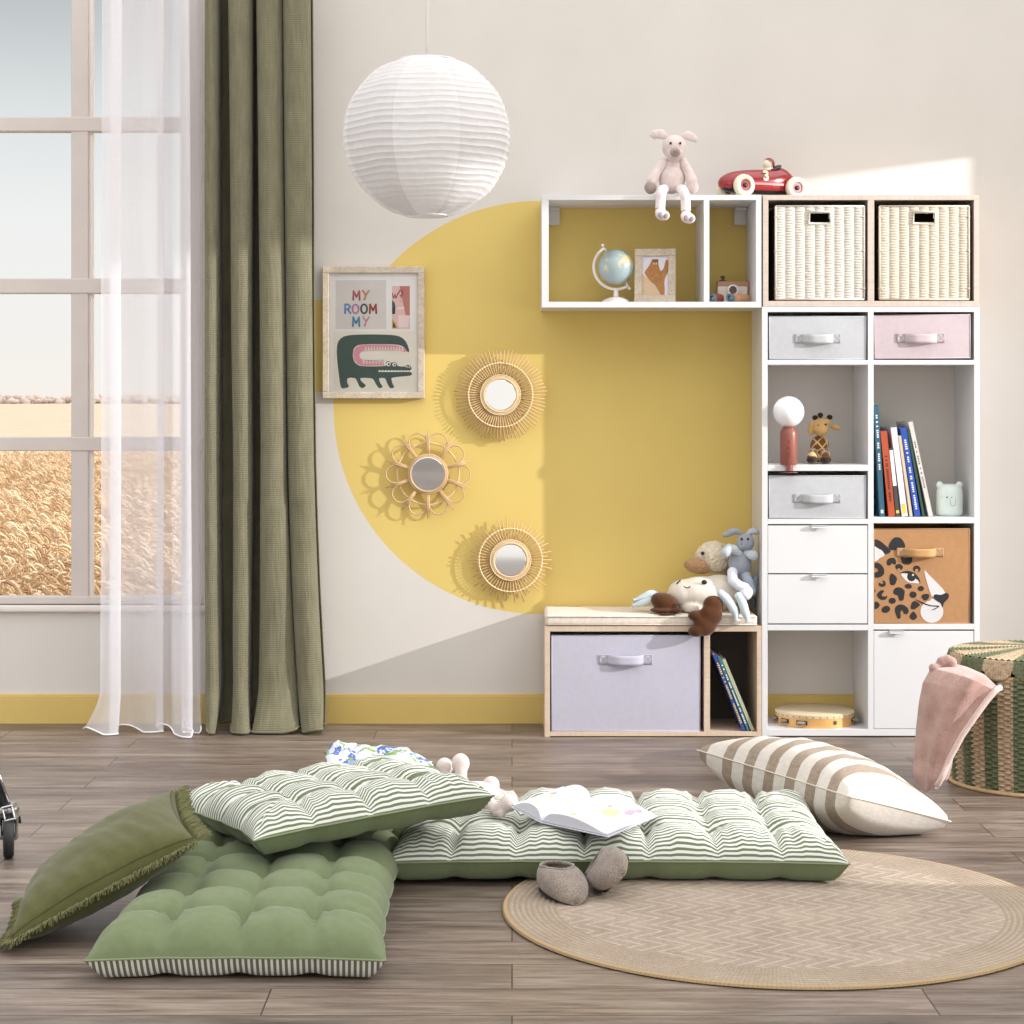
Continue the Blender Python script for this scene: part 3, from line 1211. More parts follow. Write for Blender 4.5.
def fabric_box(name, label, cat, x0, x1, z0, z1, m, hx, hz, group=None, y=SY + .006, tilt=0, mh=None, depth=.25):
    r = thing(name, label, cat, ((x0 + x1) / 2, y + depth / 2, z0), group)
    cx, cz = (x0 + x1) / 2, z0
    R = Matrix.Translation((cx, 0, cz)) @ Matrix.Rotation(tilt, 4, 'Y') @ Matrix.Translation((-cx, 0, -cz))
    bm = BM()

    def f(a, b):
        x, z = lerp(x0, x1, a), lerp(z0, z1, b)
        bulge = .004 * math.sin(PI * a) * math.sin(PI * b) + .0012 * nz3(x * 9, z * 9, 3 + x0)
        return R @ Vector((x, y - bulge, z))
    sheet(36, 20, f, bm=bm)
    th = .004
    box(bm, x0, x0 + th, y + .001, y + depth, z0, z1, .001, M=R)
    box(bm, x1 - th, x1, y + .001, y + depth, z0, z1, .001, M=R)
    box(bm, x0, x1, y + depth - th, y + depth, z0, z1, .001, M=R)
    box(bm, x0, x1, y + .001, y + depth, z0, z0 + th, .001, M=R)
    obj('box_body', bm, m, r, 50)
    bm = BM()
    for q in (((x0, z0), (x0, z1)), ((x0, z1), (x1, z1)), ((x1, z1), (x1, z0)), ((x1, z0), (x0, z0))):
        tube(bm, [R @ Vector((q[0][0], y, q[0][1])), R @ Vector((q[1][0], y, q[1][1]))], .0016, 6)
    obj('seam_binding', bm, m, r, 180)
    if hx:
        strap_handle(r, hx[0], hx[1], hz[0], hz[1], y - .004, mh or m)
    return r


M_GREY = fabric('pale grey cloth', (186, 187, 190), 1700, .2, .04)
M_PINK = fabric('pale pink cloth', (194, 178, 182), 1700, .2, .04)
M_LAV = fabric('pale lavender cloth', (188, 185, 199), 1700, .2, .03)
GB = 'fabric bins in the white unit'
fabric_box('fabric_bin', 'pale grey fabric bin on the top shelf beside the pink one', 'storage box', sx(769.6), sx(866.2), sz(359.2), sz(316.4), M_GREY, (sx(795), sx(841)), (sz(343), sz(334)), GB)
fabric_box('fabric_bin', 'pale pink fabric bin with strap handle', 'storage box', sx(875.2), sx(971), sz(358.2), sz(315), M_PINK, (sx(897), sx(945)), (sz(342.6), sz(333.4)), GB, tilt=-.011)
fabric_box('fabric_bin', 'pale grey fabric bin under the red table lamp', 'storage box', sx(769.4), sx(866.2), sz(518.2), sz(475.9), M_GREY, (sx(794), sx(841)), (sz(502.6), sz(494)), GB)
fabric_box('fabric_bin', 'big pale lavender fabric box in the storage bench', 'storage box', sx(551.8), sx(700), sz(731.4), sz(635.7), M_LAV, (sx(599), sx(652.6)), (sz(664.4), sz(654.6)))

# leopard box
M_TAN = fabric('tan printed canvas', (174, 130, 90), 1700, .2, .05)
M_GOLD = mat('golden strap', (190, 146, 92), .6, .06, 20)
x0, x1, z0, z1 = sx(874.4), sx(970), sz(623.4), sz(529)
yl = SY + .006
lb = fabric_box('fabric_box', 'tan fabric box printed with a spotted leopard head', 'storage box', x0, x1, z0, z1, M_TAN, (sx(896.8), sx(943.8)), (sz(556.5), sz(548)), None, yl, 0, M_GOLD)


def lz(zx, zy):   # reading of the 9.752x view of the box
    return sx(870 + zx / 9.752), sz(525 + zy / 9.752)


def spot(bm, pts, mi=0, lay=0, sub=5):
    P = [lz(*p) for p in pts]
    P = [(max(a, x0 + .0015), b) for a, b in P]
    if sub:
        P = smooth_poly(P, sub)
        P = [(max(a, x0 + .0015), b) for a, b in P]
    # follow the slight bulge of the cloth
    n = len(P)

    def w(x, z, d):
        a, b = (x - x0) / (x1 - x0), (z - z0) / (z1 - z0)
        bul = .004 * math.sin(PI * min(max(a, 0), 1)) * math.sin(PI * min(max(b, 0), 1)) + .0012 * nz3(x * 9, z * 9, 3 + x0)
        return bm.verts.new((x, yl - bul - d - .0003 * lay, z))
    t = [w(x, z, .0009) for x, z in P]
    k = [w(x, z, .0001) for x, z in P]
    fs = [bm.faces.new(t)] + [bm.faces.new((t[i], k[i], k[(i + 1) % n], t[(i + 1) % n])) for i in range(n)]
    for f in fs:
        f.material_index = mi


def oval(cx, cy, a, b, rot=0, n=14):
    return [(cx + a * math.cos(t) * math.cos(rot) - b * math.sin(t) * math.sin(rot), cy + a * math.cos(t) * math.sin(rot) + b * math.sin(t) * math.cos(rot))
            for t in [2 * PI * i / n for i in range(n)]]


bm = BM()
B, Wt = 0, 1
spot(bm, [(42, 142), (100, 156), (150, 196), (206, 256), (150, 290), (120, 250), (42, 206)], B, sub=2)
spot(bm, [(42, 206), (100, 232), (148, 292), (100, 322), (42, 356)], Wt, sub=2)
spot(bm, [(184, 210), (206, 160), (246, 122), (300, 128), (334, 170), (344, 220), (280, 236), (208, 246)], B, sub=3)
spot(bm, [(168, 352), (190, 326), (236, 322), (256, 350), (248, 386), (214, 376), (196, 396), (170, 388)], B)
spot(bm, [(304, 312), (350, 320), (412, 318), (404, 372), (362, 388), (318, 372)], B)
spot(bm, oval(286, 410, 36, 30, .3), B)
spot(bm, oval(283, 436, 13, 13), 2, 1)
spot(bm, oval(458, 428, 36, 32, .3), B)
spot(bm, oval(456, 445, 15, 17, .5), 2, 1)
spot(bm, [(42, 372), (90, 372), (136, 420), (138, 480), (100, 510), (42, 512), (42, 466), (76, 458), (80, 430), (42, 416)], B, sub=2)
spot(bm, [(196, 500), (214, 474), (252, 500), (264, 530), (242, 582), (206, 584), (194, 550)], B)
spot(bm, [(126, 540), (152, 556), (152, 590), (120, 604), (92, 590), (92, 564), (118, 576), (134, 566)], B)
spot(bm, [(300, 472), (330, 452), (390, 450), (440, 474), (478, 516), (494, 570), (470, 540), (400, 486), (340, 470)], B, 2, 2)
spot(bm, [(304, 478), (350, 468), (410, 484), (460, 520), (480, 566), (420, 566), (370, 556), (330, 520)], Wt, 0, 3)
spot(bm, oval(406, 505, 42, 44), B, 1)
spot(bm, oval(420, 487, 10, 10), Wt, 2)
spot(bm, oval(376, 598, 34, 23, .1), B)
spot(bm, oval(498, 620, 30, 25), B)
spot(bm, [(230, 650), (256, 612), (300, 612), (338, 640), (336, 680), (326, 732), (290, 736), (276, 690), (240, 676)], B)
spot(bm, [(116, 636), (140, 648), (122, 670), (118, 690), (150, 700), (172, 690), (160, 722), (120, 732), (82, 708), (74, 670)], B, sub=3)
spot(bm, oval(422, 680, 34, 32, .2), B)
spot(bm, [(506, 690), (540, 672), (578, 680), (572, 716), (546, 738), (516, 722)], B)
spot(bm, oval(220, 740, 34, 29), B)
spot(bm, [(42, 756), (76, 752), (98, 780), (80, 812), (42, 818)], B, sub=3)
spot(bm, oval(158, 824, 42, 33, -.4), B)
spot(bm, [(400, 812), (412, 760), (440, 742), (488, 774), (470, 800), (430, 824)], B)
spot(bm, [(252, 860), (250, 806), (290, 776), (344, 788), (380, 830), (366, 868), (336, 866), (318, 832), (300, 850), (302, 904), (276, 914)], B, sub=3)
spot(bm, [(424, 846), (450, 870), (460, 900), (430, 928), (396, 912), (392, 884)], B)
spot(bm, [(42, 628), (58, 644), (42, 660)], B, sub=2)
spot(bm, [(530, 442), (570, 480), (660, 570), (738, 666), (640, 684), (606, 700), (560, 570)], Wt, 0, 2)
spot(bm, oval(606, 846, 112, 108, 0, 26) , Wt, 0, 2)
spot(bm, [(590, 736), (616, 720), (690, 764), (712, 800), (640, 800)], Wt, 0, 2)
spot(bm, [(622, 690), (650, 676), (700, 684), (742, 662), (772, 682), (762, 720), (724, 760), (708, 804), (690, 764), (640, 732)], B, 2, 3)
spot(bm, [(442, 722), (520, 756), (600, 784), (680, 788), (640, 822), (600, 830), (640, 812), (662, 797), (590, 792), (510, 764)], B, 3, 2)
lp = obj('leopard_print', bm, [mat('print black', (34, 32, 34), .75, 0), mat('print white', (210, 207, 208), .75, .02), mat('print tan', (178, 133, 92), .75, 0)], lb, None)

# ---------------------------------------------------------------- wicker baskets
def wick(name, a, b):
    k = NT(name)
    s = k.sep(k.coord())
    nz = k.noise(k.scale(k.coord(), (30, 30, 160)), 3, 4, .7)
    col = k.ramp(nz, [(.3, rgb(*a)), (.55, rgb(*b))])
    return k.done(k.pbr(col, .7, k.bump(nz, .4, .002), spec=.3))


M_WICK = wick('white-washed wicker', (184, 172, 156), (218, 212, 203))
M_WICK2 = wick('creamy white-washed wicker', (178, 162, 140), (214, 204, 188))
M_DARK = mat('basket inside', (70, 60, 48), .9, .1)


def wicker(label, x0, x1, z0, z1, m, y=SY + .010, nrib=9, dep=.24):
    r = thing('wicker_basket', label, 'basket', ((x0 + x1) / 2, y + dep / 2, z0), 'wicker baskets in the pale wood cubes')
    hx0, hx1, hz0, hz1 = lerp(x0, x1, .385), lerp(x0, x1, .605), lerp(z0, z1, .825), lerp(z0, z1, .925)
    NU, NV = nrib * 10, 220

    def f(a, b):
        x, z = lerp(x0, x1, a), lerp(z0, z1, b)
        ph = a * nrib
        rib = abs(math.sin(PI * ph)) ** .6
        row = b * 70
        tw = math.sin(2 * PI * row * .5 + (PI if int(ph) % 2 else 0) + .6 * nz3(x * 40, z * 8, 2))
        return Vector((x + .0006 * nz3(z * 30, a * 5, 1), y - .0045 * rib - .0012 * tw * (.4 + .6 * rib) - .0009 * nz3(x * 60, z * 90, 5), z))
    bm = sheet(NU, NV, f)
    kill = [q for q in bm.faces if hx0 < q.calc_center_median().x < hx1 and hz0 < q.calc_center_median().z < hz1]
    bmesh.ops.delete(bm, geom=kill, context='FACES')
    obj('woven_front', bm, m, r, 180)
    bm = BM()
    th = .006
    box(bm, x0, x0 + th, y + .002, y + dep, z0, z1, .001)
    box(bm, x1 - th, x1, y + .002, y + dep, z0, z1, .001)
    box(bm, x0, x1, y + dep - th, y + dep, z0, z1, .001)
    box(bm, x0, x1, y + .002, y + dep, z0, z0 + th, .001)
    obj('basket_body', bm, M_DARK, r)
    bm = BM()
    y2 = y - .003
    for q in (((x0, z0), (x0, z1)), ((x0, z1), (x1, z1)), ((x1, z1), (x1, z0)), ((x1, z0), (x0, z0))):
        tube(bm, [(q[0][0], y2, q[0][1]), (q[1][0], y2, q[1][1])], .0034, 8)
    obj('rim', bm, m, r, 180)
    bm = BM()
    e = .004
    tube(bm, [(hx0 - e, y - .005, hz0 - e), (hx1 + e, y - .005, hz0 - e), (hx1 + e, y - .005, hz1 + e), (hx0 - e, y - .005, hz1 + e)], .0042, 8, True)
    obj('handle_rim', bm, m, r, 180)
    for xx in (x0 + .003, x1 - .003):
        for fz in (.115, .52, .885):
            bm = BM()
            zz = lerp(z0, z1, fz)
            tube(bm, [(xx - .008, y - .002, zz), (xx, y - .008, zz + .001), (xx + .008, y - .002, zz)], .0016, 5)
            obj('corner_tie', bm, m, r, 180)
    return r


wicker('white-washed wicker basket in the cube beneath the red toy car', sx(776), sx(864.6), sz(299.2), sz(206), M_WICK)
wicker('creamier wicker basket in the cube above the pink fabric bin', sx(880), sx(969.4), sz(299.2), sz(206), M_WICK2)
# ================================================================ THINGS ON THE SHELVES
M_BLACK = mat('black', (24, 22, 22), .4, 0)


def soft(name, c, bump=.5, bs=500, var=.08, sheen=.3):
    return mat(name, c, .95, var, 60, bump, bs, .003, sheen=sheen, spec=.1)


# ---- pig -----------------------------------------------------------------
M_PIG = soft('pale pink plush', (226, 209, 205))
M_PIGD = soft('grey-brown plush', (166, 150, 142))
M_PIGL = soft('cream plush', (240, 228, 228))
ZT = sz(195)
yt = SY + .040


def P(px, py, Y):
    return at(px, py, Y)


def S(n, Y):
    return n * (Y - CAM_Y) / F


pig = thing('plush_pig', 'pale pink plush pig sitting on the white wall shelf with dangling legs', 'soft toy', (P(673, 195, yt).x, yt, ZT))
k1 = S(1, yt)
blob('torso', [('e', P(672, 179, yt), (13.6 * k1, 11 * k1, 15.2 * k1)), ('e', P(673, 166, yt), (8.5 * k1, 8 * k1, 8 * k1))], M_PIG, pig)
yh = yt - .012
blob('head', [('e', P(674.5, 147.5, yh), (12.6 * k1, 12 * k1, 12.6 * k1)), ('e', P(675, 153, yh - .012), (9.6 * k1, 9 * k1, 8.5 * k1)), ('e', P(674, 158, yh), (7 * k1, 7 * k1, 6 * k1))], M_PIG, pig)
bm = BM()
c = P(675.2, 152.4, yh - .052)
ell(bm, c, (5.2 * k1, .012, 4.8 * k1))
sn = obj('snout', bm, M_PIGD, pig, 180)
bm = BM()
for d in (-1.4, 1.4):
    ell(bm, c + Vector((d * k1, -.0115, 0)), (.55 * k1, .002, 2.2 * k1), seg=10, rings=8)
obj('nostril', bm, mat('nostril stitch', (120, 104, 98), .9, 0), sn, 180)
for ex in (670.6, 680.2):
    bm = BM()
    ell(bm, P(ex, 143.2, yh - .0395), (.0042, .003, .0046), seg=12, rings=8)
    obj('eye', bm, M_BLACK, pig, 180)
for pts, r in (([(666, 138), (661, 134.2), (655, 134.4), (652.4, 137.2)], [.008, .017, .015, .005]), ([(682, 137), (687.5, 135.4), (693, 138), (697.4, 140.6)], [.008, .016, .013, .005])):
    bm = BM()
    tube(bm, smooth_poly([tuple(P(a, b, yh)) for a, b in pts], 4, False), [lerp(r[min(int(i / 4), 2)], r[min(int(i / 4) + 1, 3)], i % 4 / 4) for i in range(13)], 12)
    for v in bm.verts:
        v.co.y = yh + (v.co.y - yh) * .45
    obj('ear', bm, M_PIG, pig, 180)
for pts, pw in (([(664, 162), (657, 171), (652, 181)], (650.5, 187.5)), ([(683, 162), (688.5, 172), (692, 181)], (692.5, 187))):
    a = blob('arm', [('c', [P(x, y, yt - .008 - .01 * i) for i, (x, y) in enumerate(pts)], [.015, .017, .019])], M_PIG, pig)
    bm = BM()
    ell(bm, P(pw[0], pw[1], yt - .03), (6.2 * k1, .019, 6.6 * k1))
    obj('paw', bm, M_PIGD if pw[0] < 670 else soft('pinkish plush', (206, 188, 184)), a, 180)
yl2 = SY - .026
for pts, ft in (([(664.5, 189), (661.5, 192.6), (660.6, 200), (660.2, 209)], (662.4, 215)), ([(680, 189), (684, 192.8), (685.4, 200), (685.8, 211)], (688, 218))):
    Y = [yt - .02, yl2 - .002, yl2, yl2]
    bm = BM()
    rad = [.016, .0165, .0165, .0165]
    q = smooth_poly([tuple(P(x, y, Y[i])) for i, (x, y) in enumerate(pts)], 5, False)
    # keep the knee over the shelf edge
    q = [(x, y, max(z, ZT + .0175) if y > SY - .017 else z) for x, y, z in q]
    tube(bm, q, .0165, 14)
    ell(bm, q[0], .0165, seg=14, rings=8)
    lg = obj('leg', bm, M_PIGL, pig, 180)
    c = P(ft[0], ft[1], yl2 - .016)
    f = blob('foot', [('e', c, (7.4 * k1, .030, 5.4 * k1), (0, .25, 0)), ('e', c + Vector((-1.5 * k1, .012, 3 * k1)), (5.6 * k1, .019, 5 * k1))], M_PIGL, lg)
    for dx, dz in ((-2.6, -.6), (3.0, -1.6)):
        bm = BM()
        ell(bm, c + Vector((dx * k1, -.0275, dz * k1)), (2.3 * k1, .004, 2.9 * k1), (0, .3, 0), seg=12, rings=8)
        obj('hoof_patch', bm, mat('mauve plush', (156, 142, 150), .9, .05), lg, 180)

# ---- red racing car ---------------------------------------------------------
yc = -.165
cz = ZT + .0002
CYAW = 25
car = thing('toy_car', 'glossy red toy racing car number 3 with cream wheels and helmeted driver', 'toy car', (P(760, 195, yc).x, yc, cz), None, False)
car.rotation_euler = (0, 0, math.radians(CYAW))
car.scale = (1.1, 1.1, 1.1)
car.location.x -= .014
M_RED = mat('red lacquer', (148, 20, 28), .18, .02, coat=.6)
M_CREAM = mat('cream rubber', (240, 230, 204), .4, .02)
kc = S(1, yc)


def cp(px, py):
    return ((px - 760) * kc / math.cos(math.radians(CYAW)), (195 - py) * kc)


# cross sections along the length: x, half width, floor, top
secs = [(724.5, .008, 184, 181), (727, .020, 188, 176.5), (732, .027, 190, 173), (740, .033, 191, 170.4), (750, .036, 191, 169), (760, .038, 191, 168.2), (768, .038, 191, 168),
        (774, .038, 191, 167), (779, .036, 191, 165.5), (784, .033, 191, 165), (790, .029, 190.5, 168.5), (796, .021, 189.5, 174), (800, .012, 187, 180), (801.5, .004, 184, 183)]
bm = BM()
NS = 24
rings = []
for px, hw, lo, hi in secs:
    x, zl = cp(px, lo)
    zh = cp(px, hi)[1]
    zm, hh = (zl + zh) / 2, (zh - zl) / 2
    ring = []
    for i in range(NS):
        a = 2 * PI * i / NS
        cy, sy_ = math.cos(a), math.sin(a)
        ring.append(bm.verts.new((x, hw * math.copysign(abs(cy) ** .8, cy), zm + hh * math.copysign(abs(sy_) ** .85, sy_))))
    rings.append(ring)
for a, b in zip(rings, rings[1:]):
    for i in range(NS):
        f = bm.faces.new((a[i], a[(i + 1) % NS], b[(i + 1) % NS], b[i]))
        zc = sum(v.co.z for v in f.verts) / 4
        f.material_index = 1 if zc < cp(0, 187.2)[1] else 0
bm.faces.new(rings[0])
bm.faces.new(rings[-1])
o = obj('car_body', bm, [M_RED, mat('black belly', (30, 28, 28), .3, 0)], car, 180)
m = o.modifiers.new('s', 'SUBSURF')
m.levels = m.render_levels = 1
for wxp, sd in ((741.5, -1), (791.5, -1), (741.5, 1), (791.5, 1)):
    x, zw = cp(wxp, 184.6)
    r = .0345
    tk = .043 if sd < 0 else .058
    M = Matrix.Translation((x, sd * tk, r)) @ Matrix.Rotation(PI / 2, 4, 'X')
    bm = BM()
    lathe(bm, [(.0185, -.007), (.0185, -.0105), (.026, -.013), (.0325, -.010), (.0345, 0), (.0325, .010), (.026, .013), (.0185, .0105), (.0185, .007)], 32, M, cap=False)
    w = obj('wheel', bm, M_CREAM, car, 180)
    bm = BM()
    lathe(bm, [(.0188, -.007), (.0188, .007)], 24, M)
    obj('hub', bm, M_RED, w, 40)
    bm = BM()
    for s2 in (-1, 1):
        lathe(bm, [(.0075, s2 * .006), (.0075, s2 * .010), (.004, s2 * .012)], 12, M)
    obj('hub_cap', bm, M_BLACK, w, 40)
    bm = BM()
    tube(bm, [(x, sd * .02, r), (x, sd * tk * .97, r)], .005, 8)
    obj('axle', bm, M_BLACK, car, 40)
bm = BM()
x, zk = cp(776, 168)
tube(bm, [(x + .024 * math.cos(a * PI / 12), .024 * math.sin(a * PI / 12), zk + .003 + .010 * math.cos(a * PI / 12)) for a in range(24)], .0045, 8, True)
obj('cockpit_rim', bm, mat('grey leather', (70, 68, 72), .5, .05), car, 180)
bm = BM()
x, zk = cp(772, 163)
ell(bm, (x, 0, zk), (.0165, .0165, .018))
d = obj('driver_head', bm, M_CREAM, car, 180)
bm = BM()
q = bmesh.ops.create_uvsphere(bm, u_segments=24, v_segments=16, radius=.0185)
bmesh.ops.delete(bm, geom=[v for v in bm.verts if v.co.x * -.75 - v.co.z * .66 > .0035], context='VERTS')
bmesh.ops.translate(bm, verts=bm.verts, vec=(x + .002, 0, zk + .002))
obj('helmet', bm, M_RED, d, 180)
bm = BM()
lathe(bm, [(.02, -.006), (.021, .004), (.010, .014)], 16, Matrix.Translation((x + .003, 0, zk - .022)))
obj('driver_body', bm, M_CREAM, car, 60)
x, zk = cp(763.5, 175.2)
text('number', '3', .042, Matrix.Translation((x, -.0372, zk)) @ Matrix.Rotation(math.radians(82), 4, 'X'), M_CREAM, car, .003, .0018)
bm = BM()
box(bm, cp(752, 0)[0], cp(781, 0)[0], -.0392, -.036, cp(0, 183.4)[1], cp(0, 181.2)[1], .0006)
obj('side_stripe', bm, mat('coral red', (206, 60, 56), .25, 0, coat=.5), car)

# ---- globe --------------------------------------------------------------------
ZB = sz(301.8) + .0003
yg = -.16
kg = S(1, yg)
gc = P(616, 267, yg)
gl_ = thing('globe', 'small desk globe with pale arc stand in the white wall shelf', 'globe', (gc.x, yg, ZB))
M_BEI = mat('pale grey plastic', (226, 216, 212), .45, .02)


def globe_mat():
    k = NT('globe map')
    v = k.coord()
    n1 = k.noise(v, 17, 4, .6)
    n2 = k.noise(v, 90, 2)
    land = k.ramp(n1, [(.54, rgb(150, 176, 182)), (.57, rgb(206, 196, 152))])
    pol = k.mix(k.math('MULTIPLY', n2, .35), land, rgb(190, 170, 150))
    return k.done(k.pbr(pol, .25, spec=.6, coat=.4))


bm = BM()
bmesh.ops.create_uvsphere(bm, u_segments=40, v_segments=24, radius=18 * kg)
g = obj('globe_ball', bm, globe_mat(), gl_, 180)
g.location = gc
tilt = math.radians(-32)
ax = Vector((math.sin(tilt), 0, math.cos(tilt)))
bm = BM()
R = 22.2 * kg
arc = []
for i in range(33):
    a = math.radians(90 + 32 + 180 * i / 32)
    arc.append(gc + Vector((R * math.cos(a), 0, R * math.sin(a))))
tube(bm, arc, .0052, 10)
obj('meridian_arc', bm, M_BEI, gl_, 180)
bm = BM()
for s2 in (1, -1):
    tube(bm, [gc + ax * s2 * 17 * kg, gc + ax * s2 * 25 * kg], .0035, 8)
    ell(bm, gc + ax * s2 * 25.4 * kg, .0058, seg=12, rings=8)
obj('axis_pin', bm, M_BEI, gl_, 180)
bm = BM()
lathe(bm, [(.050, ZB), (.050, ZB + .003), (.044, ZB + .012), (.026, ZB + .020), (.009, ZB + .0235), (.0075, ZB + .044), (.006, gc.z - R + .003)], 32, Matrix.Translation((gc.x, yg, 0)))
obj('stand', bm, M_BEI, gl_, 50)

# ---- photo frame with bear -----------------------------------------------------
yp = -.20
pf = thing('picture_frame', 'small pale wood photo frame with a brown bear drawing beside the globe', 'picture', (P(655, 301, yp).x, yp, ZB), None, False)
pf.rotation_euler = (math.radians(-9), 0, math.radians(-7))
kp = S(1, yp)
W2, HH = 20.6 * kp, 55.4 * kp
bm = BM()
frame_bars(bm, -W2, W2, .001, HH, .0255, -.009, .009)
obj('frame', bm, M_FRAME, pf)
bm = BM()
box(bm, -W2 + .02, W2 - .02, .0, .006, .02, HH - .02, 0)
obj('picture_sheet', bm, mat('pale lilac paper', (220, 216, 226), .8, .02), pf, None)


def bz(zx, zy):
    return ((zx / 9.31 + 580 - 655) * kp * 1.02, (301 - 235 - zy / 9.31) * kp)


bm = BM()
Mf = face_m(0, -.0004, 0)
plate(bm, [bz(*q) for q in ((572, 330), (640, 390), (710, 470), (752, 548), (572, 548))], Mf, .0004, 0)
plate(bm, smooth_poly([bz(*q) for q in ((672, 196), (690, 206), (712, 204), (724, 196), (726, 240), (736, 280), (750, 308), (776, 280), (792, 212), (808, 204), (828, 210),
                                        (826, 260), (814, 320), (790, 372), (782, 420), (786, 490), (780, 546), (756, 546), (730, 500), (700, 450), (650, 400), (608, 340), (606, 310), (636, 268), (660, 220))], 3), Mf, .0007, 1)
for q in ((684, 240), (706, 240)):
    plate(bm, [(bz(*q)[0] + .0016 * math.cos(a), bz(*q)[1] + .003 * math.sin(a)) for a in [2 * PI * i / 8 for i in range(8)]], Mf, .001, 2)
plate(bm, smooth_poly([bz(*q) for q in ((672, 200), (724, 200), (716, 222), (680, 222))], 3), Mf, .0009, 3)
obj('bear_drawing', bm, [mat('tan wash', (206, 178, 146), .8, .06), mat('bear brown', (168, 118, 68), .8, .2, 90), mat('ivory', (238, 232, 220), .8, 0), mat('bear dark brown', (122, 88, 60), .8, .1)], pf, None)
bm = BM()
box(bm, -.02, .02, .010, .013, .0, HH * .7, .001, M=Matrix.Rotation(math.radians(-22), 4, 'X'))
for v in bm.verts:
    v.co.y = max(v.co.y, .0095)
    v.co.z = max(v.co.z, -.005)
obj('easel_back', bm, M_DARK, pf)

# ---- wooden camera and roller toys ------------------------------------------------
yk = -.10
kk = S(1, yk)
M_TOY = mat('toy beech', (206, 166, 120), .5, .1, 60)
cm = thing('toy_camera', 'wooden toy camera with cream front behind the blue-ended toys', 'toy', (P(733, 300, yk).x, yk, ZB))
bm = BM()
xa, xb = P(717, 300, yk).x, P(748.5, 300, yk).x
ztc = P(700, 281.5, yk).z
box(bm, xa, xb, yk - .018, yk + .018, ZB, ztc, .004, seg=2)
obj('camera_body', bm, mat('brown toy wood', (178, 134, 102), .5, .1, 60), cm)
bm = BM()
box(bm, P(717, 0, yk).x, P(746.5, 0, yk).x, yk - .021, yk - .0185, ZB + .001, P(0, 286.8, yk).z, .001)
obj('front_panel', bm, mat('cream toy paint', (232, 218, 206), .5, .03), cm)
bm = BM()
cl = P(732, 290.5, yk)
lathe(bm, [(5.6 * kk, 0), (5.6 * kk, .014), (4.0 * kk, .014), (3.9 * kk, .004)], 28, Matrix.Translation((cl.x, yk - .021, cl.z)) @ Matrix.Rotation(PI / 2, 4, 'X'), cap=False)
obj('lens_ring', bm, mat('white toy paint', (240, 234, 230), .4, .02), cm)
bm = BM()
lathe(bm, [(4.0 * kk, .002), (4.0 * kk, .004)], 24, Matrix.Translation((cl.x, yk - .021, cl.z)) @ Matrix.Rotation(PI / 2, 4, 'X'))
obj('lens', bm, mat('lens brown', (96, 66, 60), .2, 0), cm)
bm = BM()
cb = P(722.8, 281, yk)
lathe(bm, [(.012, 0), (.012, .003), (.006, .004), (.0045, .009), (.008, .012), (.008, .018), (.003, .020)], 16, Matrix.Translation((cb.x, yk, ztc)))
obj('shutter_button', bm, mat('dark stained wood', (92, 70, 50), .5, .05), cm)
for i, (px, py, r, body, lab) in enumerate(((729.3, 295.2, 4.6, (206, 160, 112), 'tan wooden roller toy with blue-grey end beside the shelf side panel'), (711.4, 296, 4.7, (150, 76, 54), 'reddish-brown wooden roller toy with blue-grey end beside the shelf divider'))):
    y0 = -.215
    kq = S(1, y0)
    ang = math.radians((-52, -40)[i])
    r = r * kq
    c = P(px, py, y0)
    c.z = ZB + r * 1.0 + .0004
    t = thing('roller_toy', lab, 'toy', (c.x, y0, ZB), 'wooden roller toys in the wall shelf')
    M = Matrix.Translation(c) @ Matrix.Rotation(ang * (1), 4, 'Z') @ Matrix.Rotation(PI / 2, 4, 'X') @ Matrix.Diagonal((1, 1, -1, 1))
    L = (.085, .055)[i]
    bm = BM()
    lathe(bm, [(r * .96, .012), (r, .02), (r, L * .8), (r * .9, L)], 28, M)
    obj('roller_body', bm, mat('roller wood %d' % i, body, .5, .1, 60), t, 50)
    bm = BM()
    lathe(bm, [(r * .52, .012), (r * .52, .0), (r * .85, -.002), (r, .003), (r, .0118)], 28, M, cap=False)
    obj('end_ring', bm, mat('blue-grey paint %d' % i, ((92, 122, 132), (112, 126, 144))[i], .45, .04), t, 50)
    bm = BM()
    ell(bm, M @ Vector((0, 0, .009)), r * .36, seg=14, rings=10)
    obj('axle_peg', bm, mat('peg %d' % i, ((214, 186, 200), (200, 190, 150))[i], .5, 0), t, 180)
    if i == 0:
        bm = BM()
        lathe(bm, [(r * 1.012, .024), (r * 1.012, .034)], 28, M, cap=False)
        obj('pink_band', bm, mat('coral band', (236, 152, 140), .5, 0), t, 50)

# ---- table lamp ---------------------------------------------------------------------
ZL = sz(464.7) + .0002
yL = SY + .012
kl = S(1, yL)
lc = P(788.6, 411.8, yL)
tl_ = thing('table_lamp', 'brick-red table lamp with round white globe shade on the shelf', 'lamp', (lc.x, yL, ZL))
M_TERRA = mat('terracotta metal', (142, 82, 70), .35, .04, 10)
bm = BM()
rb = 8.7 * kl
lathe(bm, [(rb * .96, ZL), (rb, ZL + .002), (rb, ZL + .100), (rb * .93, ZL + .112), (rb * .68, ZL + .124), (rb * .5, ZL + .126)], 36, Matrix.Translation((lc.x, yL, 0)))
b_ = obj('lamp_base', bm, M_TERRA, tl_, 50)
bm = BM()
bmesh.ops.create_uvsphere(bm, u_segments=36, v_segments=24, radius=15.5 * kl)
bmesh.ops.translate(bm, verts=bm.verts, vec=lc)
obj('lamp_shade', bm, mat('opal glass', (248, 247, 248), .25, 0, spec=.6), tl_, 180)
bm = BM()
yf = yL - rb
